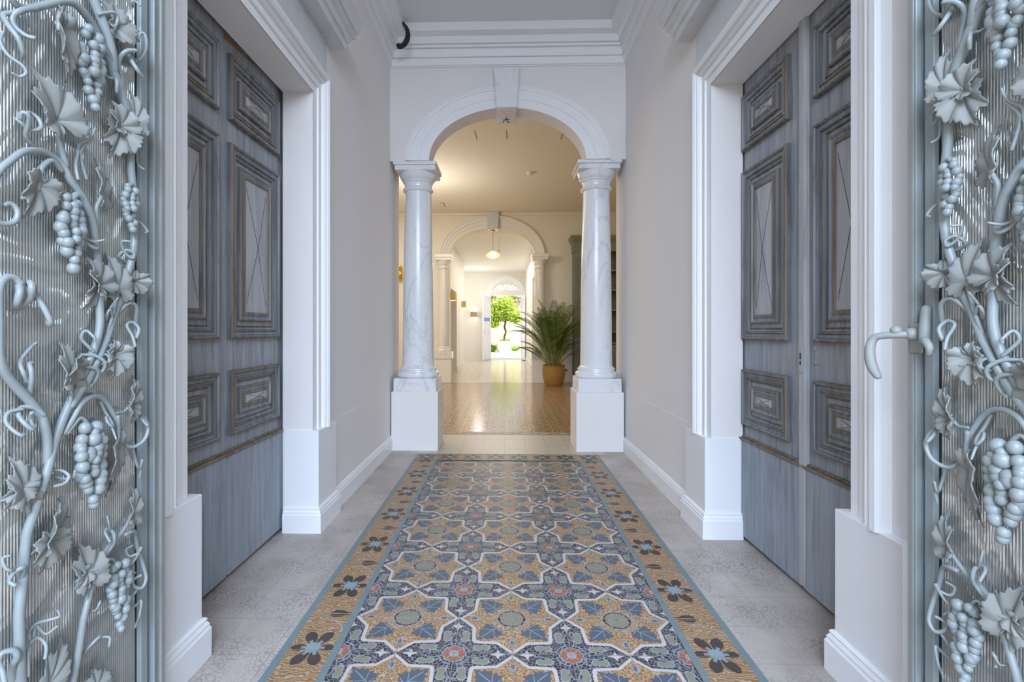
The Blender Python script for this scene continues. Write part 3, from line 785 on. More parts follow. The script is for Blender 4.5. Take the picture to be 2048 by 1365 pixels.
# keystones
def keystone(name, cx, wt, wb, zt, zb, y0, y1, mat, label):
    m = MB()
    fr = [(cx - wt, zt), (cx - wb, zb), (cx + wb, zb), (cx + wt, zt)]
    m.prism(fr, lambda u, v: (u, y0, v), lambda u, v: (u, y1, v))
    o = m.build('keystone', mat, bevel=.006); o.name = name
    return tag(o, label, 'keystone', None, 'thing')
keystone('keystone', .020, .118, .090, 3.466, 3.10, 4.245, 4.60, M['marble'], 'tapered white marble keystone at the crown of the near arch')
keystone('keystone.001', -.245, .135, .112, 3.606, 3.235, 10.02, 10.34, M['marble_old'], 'grey marble keystone at the crown of the second arch, lamp hanging from it')
m = MB()
m.tube([(.020, 4.45, 3.10), (.022, 4.45, 3.07), (.035, 4.45, 3.055), (.048, 4.44, 3.05)], .004, 6)
m.tube([(.021, 4.45, 3.085), (0, 4.45, 3.075), (-.012, 4.45, 3.05)], .004, 6); m.tube([(.021, 4.45, 3.08), (.03, 4.46, 3.085), (.05, 4.46, 3.08)], .0035, 6)
tag(m.build('ceiling_hook', M['black']), 'small black wrought hook under the near marble keystone', 'hook')

# ------------------------------------------------------------------ engaged columns of the second arch
def far_column(cx, side):
    root = empty('marble_column', (cx, 10.06, .66), 'slender cream marble column at the %s of the second arch' % side, 'column', 'columns under the second arch', 'thing')
    c = (cx, 10.012, 0)
    m = MB(); m.box(cx - .185, cx + .185, 9.86, 10.139, .50, .655)
    m.build('plinth', M['marble_warm'], root, bevel=.006)
    m = MB(); m.lathe([(0, .655), (.15, .655), (.155, .68), (.14, .71), (.13, .72), (.135, .735), (.118, .76), (0, .76)], c, 32); m.build('base_ring', M['marble_warm'], root, auto=35)
    m = MB(); m.lathe([(0, .76), (.118, .76), (.114, 1.3), (.106, 2.0), (.098, 2.40), (0, 2.40)], c, 32); m.build('shaft', M['marble_warm'], root, auto=35)
    m = MB(); m.lathe([(0, 2.38), (.098, 2.38), (.115, 2.395), (.115, 2.41), (.102, 2.42), (.102, 2.47), (.118, 2.48), (.12, 2.50), (.14, 2.54), (.148, 2.57), (0, 2.57)], c, 32); m.build('capital', M['marble_warm'], root, auto=35)
    m = MB(); m.box(cx - .165, cx + .165, 9.862, 10.139, 2.57, 2.62); m.box(cx - .18, cx + .18, 9.845, 10.139, 2.62, 2.69); m.build('abacus', M['marble_warm'], root, bevel=.006)
    place(root)
    b = MB(); b.box(cx - .165, cx + .165, 9.875, 10.139, 0, .50)
    struct(b.build('trim_12' if side == 'left' else 'trim_12.001', M['hall'], bevel=.005), 'plain cream pedestal under the %s column of the second arch' % side, 'pedestal')
far_column(-1.278, 'left'); far_column(.746, 'right')

# ------------------------------------------------------------------ pendant lamp
root = empty('pendant_lamp', (-.245, 10.16, 3.235), 'small amber glass pendant lamp hanging under the second arch keystone', 'lamp')
lx, ly = -.245, 10.16
m = MB(); m.lathe([(0, 3.215), (.05, 3.215), (.05, 3.235), (0, 3.235)], (lx, ly, 0), 20); m.build('canopy', M['brass'], root)
m = MB(); m.tube([(lx, ly, 3.22), (lx, ly, 2.80)], .005, 8, 0, 1); m.build('rod', M['brass'], root)
m = MB(); m.lathe([(.012, 2.795), (.03, 2.79), (.09, 2.765), (.135, 2.725), (.145, 2.705), (.13, 2.68), (.07, 2.645), (.02, 2.635)], (lx, ly, 0), 32); m.build('lamp_shade', M['shade'], root, auto=60)
m = MB(); m.ball((lx, ly, 2.71), .035); m.build('bulb', M['bulb'], root)
m = MB(); m.lathe([(.0, 2.77), (.018, 2.77), (.018, 2.80), (0, 2.80)], (lx, ly, 0), 16); m.build('socket', M['brass'], root)
place(root)
m = MB(); m.tube([(-.12, 10.9, 3.22), (-.12, 10.9, 2.93)], .0035, 6, 0, 1); m.ball((-.12, 10.9, 2.92), .018)
tag(m.build('hanging_wire', M['brass']), 'thin bare cord with a small knob hanging behind the pendant lamp', 'cord')

# ------------------------------------------------------------------ wall sconces in the hall
def sconce(name, x0, x1, y0, y1, z0, z1, label):
    root = empty(name, ((x0 + x1) / 2, (y0 + y1) / 2, z0), label, 'wall lamp', 'brass box wall lamps in the hall')
    m = MB(); t = .008
    m.box(x0, x1, y0, y0 + t, z0, z1); m.box(x0, x1, y1 - t, y1, z0, z1); m.box(x0, x0 + t, y0, y1, z0, z1); m.box(x1 - t, x1, y0, y1, z0, z1)
    m.build('shell', M['brass'], root, bevel=.002)
    for za in (z0 + .01, z1 - .02):
        m = MB(); m.box(x0 + .012, x1 - .012, y0 + .012, y1 - .012, za, za + .01); m.build('diffuser', M['lampglow'], root)
    place(root)
sconce('wall_sconce', -1.28, -1.13, 10.95, 11.15, 1.79, 2.0, 'square brass box lamp on the hall wall beside the dim doorway, nearest the columns')
sconce('wall_sconce.001', -1.28, -1.16, 14.15, 14.35, 1.78, 1.97, 'square brass box lamp near the far edge of the left hall wall, middle of three')
sconce('wall_sconce.002', -1.23, -1.03, 17.38, 17.5, 1.58, 1.77, 'lit brass box lamp on the end wall left of the garden door')

# gilded ornament at the left of the middle room
root = empty('gilded_wall_ornament', (-2.23, 10.12, 2.14), 'gilded twisted wall ornament glimpsed left of the left marble column', 'wall ornament')
m = MB(); m.lathe([(0, 0), (.03, 0), (.045, .02), (.045, .28), (.03, .31), (0, .31)], (-2.23, 10.14, 2.15), 16); m.build('backplate', M['gold'], root, auto=40)
m = MB(); m.tube([(-2.20, 10.08, 2.46), (-2.25, 10.05, 2.38), (-2.20, 10.03, 2.30), (-2.25, 10.03, 2.23), (-2.22, 10.06, 2.16)], [.02, .035, .04, .035, .015], 10)
m.ball((-2.22, 10.05, 2.16), .03); m.build('twisted_arm', M['gold'], root)
place(root)

# ------------------------------------------------------------------ small fittings
root = empty('smoke_detector', (.407, 7.553, 3.608), 'round white smoke detector on the cream ceiling', 'smoke detector')
m = MB(); m.lathe([(0, 0), (.055, 0), (.055, -.018), (0, -.018)], (.407, 7.553, 3.608), 24); m.build('base', M['plastic'], root, auto=40)
m = MB(); m.lathe([(0, -.016), (.047, -.016), (.043, -.04), (.02, -.048), (0, -.048)], (.407, 7.553, 3.608), 24); m.build('sensor_cap', M['plastic'], root, auto=40)
place(root)
labs = ['thin dark slot in the cream ceiling, leftmost of the row of three', 'thin dark slot in the cream ceiling, middle of the row of three', 'thin dark slot in the cream ceiling, rightmost of the row of three']
for i, (x, x2) in enumerate(((-.37, -.36), (.025, .035), (.75, .735))):
    m = MB(); m.prism([(x - .004, 5.95), (x2 - .004, 6.22), (x2 + .004, 6.22), (x + .004, 5.95)], lambda u, v: (u, v, 3.604), lambda u, v: (u, v, 3.610))
    tag(m.build('ceiling_slot', M['edge']), labs[i], 'ceiling slot', 'slots in the cream ceiling')
m = MB(); m.prism([(-1.27, 9.32), (-1.19, 9.32), (-1.19, 9.60), (-1.205, 9.60), (-1.205, 9.34), (-1.27, 9.34)], lambda u, v: (u, v, 3.603), lambda u, v: (u, v, 3.610))
tag(m.build('ceiling_bracket', M['edge']), 'thin dark angled bracket line on the bright ceiling by the left column', 'ceiling bracket')

def wallplate(name, x0, x1, z0, z1, y, label, cat, mat, slots):
    root = empty(name, ((x0 + x1) / 2, y, z0), label, cat)
    m = MB(); m.box(x0, x1, y - .008, y, z0, z1); m.build('plate', mat, root, bevel=.002)
    m = MB()
    for (a, b2, c, d) in slots: m.box(a, b2, y - .010, y - .006, c, d)
    m.build('insert', M['gap'] if cat == 'socket' else mat, root)
    place(root)
wallplate('wall_socket', 1.255, 1.355, .20, .30, Y2, 'small grey wall socket low on the far wall beside the palm pot', 'socket', M['plastic'], [(1.275, 1.30, .225, .275), (1.31, 1.335, .225, .275)])
wallplate('light_switch', -1.545, -1.475, .98, 1.08, Y2, 'small pale light switch on the far wall left of the slender column', 'light switch', M['plastic'], [(-1.535, -1.512, .995, 1.065), (-1.508, -1.485, .995, 1.065)])

root = empty('cable_coil', (-.94, 4.22, 3.62), 'loose coil of black cable hanging at the left end of the corridor cornice', 'cable')
m = MB()
for q in range(4):
    pts = [(-.910 + (.066 + .006 * q) * math.cos(R0), 4.075 + .012 * q, 3.672 + (.104 + .005 * (q % 2)) * math.sin(R0)) for R0 in [2.15 - .23 * t for t in range(18)]]
    m.tube(pts, .0085, 7, 0, 2)
m.build('loops', M['black'], root)
for z, x in ((3.757, -.950), (3.572, -.915)):
    m = MB(); m.ball((x, 4.09, z), .021); m.build('cable_tie', M['black'], root)
place(root)

# ------------------------------------------------------------------ bookcase
root = empty('bookcase', (2.1, 9.96, 0), 'tall grey-green built-in bookcase behind the right marble column', 'bookcase')
bx0, bx1, by0, by1, bh = 1.44, 2.9, 9.80, 10.138, 3.04
def bpart(name, boxes, mat, parent=None, bev=.004):
    m = MB()
    for q in boxes: m.box(*q)
    return m.build(name, mat, parent or root, bevel=bev)
bpart('side_panel', [(bx0, bx0 + .03, by0, by1, 0, 2.80)], M['sage']); bpart('side_panel', [(bx1 - .03, bx1, by0, by1, 0, 2.80)], M['sage'])
bpart('back_panel', [(bx0 + .03, bx1 - .03, by1 - .02, by1, 0, 2.80)], M['sage_dark'])
for x in (bx0, bx1 - .20):
    p = bpart('pilaster', [(x, x + .20, by0 - .012, by0 + .03, .12, 2.72)], M['sage'])
    m = MB()
    for k in range(4): m.box(x + .035 + k * .035, x + .053 + k * .035, by0 - .022, by0 - .012, .95, 2.6)
    for k in range(4): m.box(x + .035 + k * .035, x + .053 + k * .035, by0 - .022, by0 - .012, .2, .78)
    m.build('fluting', M['sage'], p, bevel=.004)
m = MB(); CP = [(0, 2.72), (.012, 2.72), (.012, 2.80), (.02, 2.81), (.02, 2.90), (.035, 2.92), (.055, 2.96), (.075, 2.985), (.08, 3.0), (.08, 3.04), (0, 3.04)]
m.sweep([[(bx0 - p, by1, z) for p, z in CP], [(bx0 - p, by0 - .012 - p, z) for p, z in CP], [(bx1 + p, by0 - .012 - p, z) for p, z in CP], [(bx1 + p, by1, z) for p, z in CP]])
m.box(bx0, bx1, by0, by1, 2.72, 2.76); m.box(bx0 + .01, bx1 - .01, by0 - .005, by1, 2.9, 3.03)
m.build('cornice', M['sage'], root, auto=30)
bpart('light_strip', [(bx0 + .22, bx1 - .22, by0 - .02, by0 - .008, 2.86, 2.885)], M['strip'], bev=0)
for z in (2.32, 1.91, 1.50, 1.05): bpart('shelf', [(bx0 + .03, bx1 - .03, by0 + .02, by1 - .02, z, z + .03)], M['sage'])
bpart('worktop', [(bx0 - .01, bx1 + .01, by0 - .03, by1, .82, .85)], M['sage'])
for x in (bx0 + .21, (bx0 + bx1) / 2 + .005):
    d = bpart('cabinet_door', [(x, x + .52, by0 - .008, by0 + .014, .13, .81)], M['sage'])
    m = MB(); m.box(x + .06, x + .46, by0 - .014, by0 - .008, .19, .75); m.build('door_panel', M['sage'], d, bevel=.006)
    m = MB(); m.ball((x + (.49 if x < 2 else .03), by0 - .022, .55), .014); m.build('knob', M['brass'], d)
bpart('toe_kick', [(bx0, bx1, by0, by1, 0, .12)], M['sage'])
place(root)

# ------------------------------------------------------------------ potted palm
px, py = .985, 9.50
root = empty('potted_palm', (px, py, 0), 'bushy green areca palm in a woven wicker pot before the bookcase', 'potted plant')
m = MB(); m.lathe([(0, 0), (.155, 0), (.175, .02), (.205, .12), (.222, .24), (.225, .32), (.212, .385), (.216, .395), (.222, .40), (.216, .41), (.20, .405), (.195, .36), (0, .36)], (px, py, 0), 40)
m.build('wicker_pot', M['wicker'], root, auto=40)
m = MB(); m.lathe([(0, .375), (.10, .38), (.20, .37)], (px, py, 0), 24); m.build('soil', M['soil'], root)
rnd = random.Random(11)
def frond(az, lean, length, droop, base):
    pts = []; n = 12; p = Vector(base); el = PI / 2 - lean
    for i in range(n + 1):
        pts.append(p.copy()); t = i / n
        e = el - droop * t ** 1.8
        p = p + Vector((math.cos(az) * math.cos(e), math.sin(az) * math.cos(e), math.sin(e))) * (length / n)
    return pts
for k in range(46):
    az = rnd.uniform(0, 2 * PI); r0 = rnd.uniform(.01, .10)
    base = (px + r0 * math.cos(az), py + r0 * math.sin(az), .37)
    lean = rnd.uniform(.02, .50) if k < 37 else rnd.uniform(.5, .9)
    L = rnd.uniform(.95, 1.52) if k < 37 else rnd.uniform(.6, .95)
    if math.sin(az) > 0: lean *= 1 - .62 * math.sin(az)
    if math.cos(az) > .3: lean *= .85
    pts = frond(az, lean, L, rnd.uniform(.5, 1.7), base)
    m = MB(); m.tube(pts, [.009 - .0055 * i / 12 for i in range(13)], 6, 0, 2)
    clip = lambda V_: [(x, min(y, 9.76 if x > 1.34 else 10.09), z) for x, y, z in V_]
    m.v = clip(m.v)
    st = m.build('stem', M['stem'], root)
    lf = MB(); nleaf = 30
    for i in range(nleaf):
        t = .34 + .66 * i / nleaf; q = t * 12; a = int(min(q, 11)); p = pts[a].lerp(pts[a + 1], q - a)
        d = (pts[a + 1] - pts[a]).normalized()
        side = d.cross(Vector((0, 0, 1)));
        if side.length < .05: side = Vector((1, 0, 0))
        side.normalize(); up = side.cross(d)
        ll = (.215 if k < 37 else .17) * math.sin(PI * min(1, (t - .30) * 1.15 + .18)) ** .7 * rnd.uniform(.85, 1.1)
        w = .0088
        for sg in (-1, 1):
            dirv = (side * sg * .75 + d * .62 + up * .25).normalized()
            p1 = p + dirv * ll * .5; p2 = p + dirv * ll + Vector((0, 0, -.22 * ll))
            wv = d * w
            lf.add([p - wv * .5, p + wv * .5, p1 + wv, p1 - wv, p2], [(0, 1, 2, 3), (3, 2, 4)], 0 if rnd.random() < .6 + .2 * math.sin(k) else 1)
    lf.v = clip(lf.v)
    lf.build('leaflets', [M['leaf'], M['leaf2']], st, fix=False)
place(root)

# ------------------------------------------------------------------ garden door leaves
def glazed_leaf(name, hinge, free, notice, label):
    h = Vector((hinge[0], hinge[1], 0)); d = Vector((free[0] - hinge[0], free[1] - hinge[1], 0)); w = d.length; d.normalize(); nrm = Vector((-d.y, d.x, 0))
    def bx(m, a0, a1, z0, z1, t0=-.02, t1=.02, mi=0):
        v = []
        for z in (z0, z1):
            for t in (t0, t1):
                for a in (a0, a1): v.append(h + d * a + nrm * t + Vector((0, 0, z)))
        m.add(v, [(0, 2, 3, 1), (4, 5, 7, 6), (0, 1, 5, 4), (2, 6, 7, 3), (0, 4, 6, 2), (1, 3, 7, 5)], mi)
    m = MB(); bx(m, 0, .07, .02, 2.36); bx(m, w - .07, w, .02, 2.36); bx(m, .07, w - .07, 2.26, 2.36); bx(m, .07, w - .07, .80, .90); bx(m, .07, w - .07, .02, .20)
    bx(m, .07, w - .07, .20, .80, -.008, .008)
    o = struct(m.build(name, M['white'], bevel=.004), label, 'door')
    m = MB(); bx(m, .07, w - .07, .90, 2.26, -.004, .004); m.build('pane', M['frost'], o)
    if notice:
        m = MB(); bx(m, .075, w - .075, 1.42, 1.55, -.007, .007); m.build('blue_band', M['bluefilm'], o)
        m = MB()
        for k in range(4): bx(m, .10 + k * (w - .2) / 3.6, .118 + k * (w - .2) / 3.6, .93, 1.38, -.006, .006)
        m.build('glazing_bar', M['plastic'], o)
    m = MB(); p = h + d * (w - .035) + nrm * .05 + Vector((0, 0, 1.05))
    m.tube([p - nrm * .03, p, p - d * .09], .008, 8, 0, 1); m.build('handle', M['brass'], o)
glazed_leaf('door_5', (-.503, 17.49), (-.775, 17.02), True, 'white glazed leaf of the garden door, opened inward on the left with a blue band')
glazed_leaf('door_6', (.625, 17.49), (.735, 17.02), False, 'white glazed leaf of the garden door, opened inward on the right')

# ------------------------------------------------------------------ garden beyond
b = MB(); b.box(-9, 9, 17.7, 30, -.12, -.02)
struct(b.build('ground', M['gravel']), 'pale sunlit gravel of the garden outside the far door', 'ground')
b = MB(); b.box(-8, 8, 24.7, 25.0, -.1, 2.62)
struct(b.build('wall_back.003', M['garden']), 'sunlit cream garden wall behind the small tree', 'wall')
b = MB()
for k in range(80): 
    x = -8 + k * .2; b.lathe([(.0, 0), (.09, 0), (.09, .3), (0, .3)], (x, 24.55, 2.6), 8, 0, True)
    b.v[-32:] = [(vx, 24.6 + (vz - 2.6), 2.62 + (vy - 24.55) * .8 + (24.7 - (24.6 + vz - 2.6)) * -.3) for vx, vy, vz in b.v[-32:]]
struct(b.build('trim_13', plain('terracotta_coping', (.30, .22, .15), .8, .2, .3, 8)), 'row of brown roof tiles capping the garden wall', 'wall coping')

root = empty('stone_planter', (.03, 23.6, -.02), 'square white stone planter under the small garden tree', 'planter')
m = MB(); tx, ty = .03, 23.6
m.prism([(-.24, -.02), (.24, -.02), (.27, .52), (-.27, .52)], lambda u, v: (tx + u, ty - .26, v), lambda u, v: (tx + u, ty + .26, v)); m.build('tub', M['planter'], root, bevel=.01)
m = MB(); m.box(tx - .29, tx + .29, ty - .28, ty + .28, .50, .55); m.build('rim', M['planter'], root, bevel=.01)
place(root)
def leaves(m, c, rx, ry, rz, n, size, rg, mats=2):
    for _ in range(n):
        while True:
            q = Vector((rg.uniform(-1, 1), rg.uniform(-1, 1), rg.uniform(-1, 1)))
            if .12 < q.length < 1: break
        q = q.normalized() * q.length ** .45
        p = Vector((c[0] + q.x * rx, c[1] + q.y * ry, c[2] + q.z * rz))
        u = Vector((rg.gauss(0, 1), rg.gauss(0, 1), rg.gauss(0, .7))).normalized(); v = u.orthogonal().normalized()
        s = size * rg.uniform(.7, 1.3)
        m.add([p - u * s, p + v * s * .45, p + u * s, p - v * s * .45], [(0, 1, 2, 3)], rg.randrange(mats))
rg = random.Random(3)
root = empty('garden_tree', (tx, ty, .5), 'small round-crowned green tree growing from the white planter outside the garden door', 'tree')
m = MB(); m.tube([(tx, ty, .45), (tx - .03, ty, .75), (tx + .04, ty, 1.0), (tx - .02, ty + .02, 1.25), (tx + .03, ty, 1.5), (tx + .02, ty, 1.9)], [.05, .05, .045, .05, .045, .03], 8)
for a, b2 in (((.03, 1.45), (-.35, 2.0)), ((.03, 1.5), (.4, 2.05)), ((.02, 1.6), (.1, 2.3))): m.tube([(tx + a[0], ty, a[1]), (tx + b2[0] * .6, ty + .1, (a[1] + b2[1]) / 2), (tx + b2[0], ty, b2[1])], [.03, .022, .012], 6)
m.build('trunk', M['bark'], root)
m = MB()
for (dx, dy, z, r) in ((-.1, 0, 2.05, .55), (.25, .1, 1.85, .42), (-.45, 0, 1.75, .42), (.05, -.2, 2.35, .36), (-.35, .2, 2.2, .36), (-.75, 0, 1.6, .3), (-.5, -.1, 1.4, .25), (.5, .1, 1.65, .26)): leaves(m, (tx + dx * 1.1, ty + dy, z + .05), r * 1.15, r, r, int(1300 * r), .07, rg)
m.build('foliage', [M['tree_leaf'], M['tree_leaf2']], root, fix=False)
place(root)
m = MB()
for _ in range(260):
    x = rg.uniform(-.24, .24); y = rg.uniform(-.22, .22); h = rg.uniform(.06, .2); a = rg.uniform(-.05, .05)
    m.add([(tx + x - .008, ty + y, .5), (tx + x + .008, ty + y, .5), (tx + x + a, ty + y + a, .5 + h)], [(0, 1, 2)])
tag(m.build('planter_grass', M['grass'], fix=False), 'tuft of short grass filling the white planter', 'grass', kind='stuff')
for i, (x, lab) in enumerate(((-.62, 'low spiky green plant on the ground left of the white planter'), (.55, 'low brownish plant on the ground right of the white planter'))):
    root = empty('garden_shrub', (x, 24.2, -.02), lab, 'shrub')
    m = MB(); leaves(m, (x, 24.2, .14), .2, .2, .2 if i == 0 else .1, 220, .06, rg); m.build('foliage', [M['tree_leaf'], M['grass']], root, fix=False); place(root)
m = MB()
for k in range(14): leaves(m, (-7 + k * 1.05 + rg.uniform(-.3, .3), 25.6, 2.62), .7, .5, .32, 420, .09, rg)
for k in range(14): m.tube([(-7 + k * 1.05, 25.6, -.03), (-7 + k * 1.05, 25.6, 1.3), (-7 + k * 1.05, 25.6, 2.6)], .05, 6, 1, 1)
tag(m.build('garden_hedge', [M['leaf'], M['grass']], fix=False), 'dark green hedge showing over the top of the garden wall', 'hedge')

# ------------------------------------------------------------------ wrought-iron gates
STEMS=(((.4065,.407,.0093),(.4125,.479,.0091),(.4135,.517,.009),(.4115,.565,.0089),(.4025,.61,.0088),(.3965,.658,.0087),(.3915,.706,.0086),(.3795,.745,.0085),(.3645,.796,.0084),(.3535,.83,.0083),(.3425,.864,.0082),(.3245,.9,.0082),(.3045,.938,.0082),(.2775,.991,.0082),(.2545,1.038,.0083),(.2375,1.084,.0083),(.2295,1.124,.0082),(.2275,1.169,.0083),(.2225,1.215,.0085),(.2275,1.274,.0086),(.2345,1.314,.0087),(.2435,1.351,.0085),(.2585,1.38,.0082),(.2775,1.409,.008),(.3035,1.436,.0076),(.3155,1.461,.0075),(.3325,1.472,.0074),(.3555,1.476,.0072),(.3825,1.47,.007),(.4075,1.457,.0067),(.4315,1.431,.0064),(.4475,1.408,.0062),(.4585,1.375,.006),(.4605,1.339,.0057),(.4505,1.315,.0056),(.4365,1.31,.0054),(.4225,1.318,.0053),(.4165,1.333,.0051),(.4185,1.347,.0048),(.4265,1.352,.0045),(.4325,1.347,.0043)),((.3525,.834,.0078),(.3555,.878,.0082),(.3645,.919,.0085),(.3685,.936,.0088),(.3875,.967,.0088),(.4075,.993,.0088),(.4295,1.022,.0084),(.4435,1.048,.0081),(.4505,1.077,.0078),(.4515,1.121,.0076),(.4505,1.157,.0074),(.4465,1.182,.0073),(.4395,1.199,.0072),(.4295,1.21,.007),(.4175,1.209,.0069),(.4105,1.199,.0068)),((.2995,.943,.0071),(.2585,1.,.0074),(.2345,1.042,.0076),(.2095,1.086,.0077),(.1945,1.116,.0078),(.1795,1.15,.0079),(.1625,1.185,.0081),(.1485,1.238,.0082),(.1355,1.287,.0084),(.1275,1.334,.0085),(.1235,1.387,.0087),(.1215,1.437,.0087),(.1235,1.486,.0087),(.1285,1.515,.0086),(.1355,1.561,.0091),(.1445,1.616,.0099),(.1545,1.66,.0107),(.1685,1.694,.011),(.1835,1.733,.0107),(.2025,1.766,.0104),(.2235,1.789,.01),(.2445,1.809,.0094),(.2715,1.821,.0089),(.2965,1.825,.0083),(.3215,1.812,.0079),(.3495,1.786,.0075),(.3765,1.761,.0072),(.4025,1.744,.0068),(.4195,1.741,.0065),(.4295,1.749,.0063),(.4365,1.764,.0061)),((.1855,1.735,.0091),(.1945,1.773,.0096),(.2055,1.803,.0101),(.2205,1.834,.0106),(.2345,1.863,.0105),(.2445,1.885,.0104),(.2515,1.907,.0103)),((.2985,.325,.0077),(.2855,.392,.0074),(.2745,.456,.0071),(.2615,.488,.0068),(.2445,.526,.0067),(.2235,.563,.0067),(.2025,.586,.0066),(.1755,.601,.0055),(.1485,.625,.0044),(.1315,.65,.0032)),((.3155,.887,.0054),(.2935,.922,.0055),(.2775,.945,.0056),(.2515,.956,.0057),(.2235,.952,.0057),(.2025,.936,.0056),(.1875,.912,.0055),(.1775,.886,.0047),(.1755,.86,.0039),(.1775,.826,.0031)))
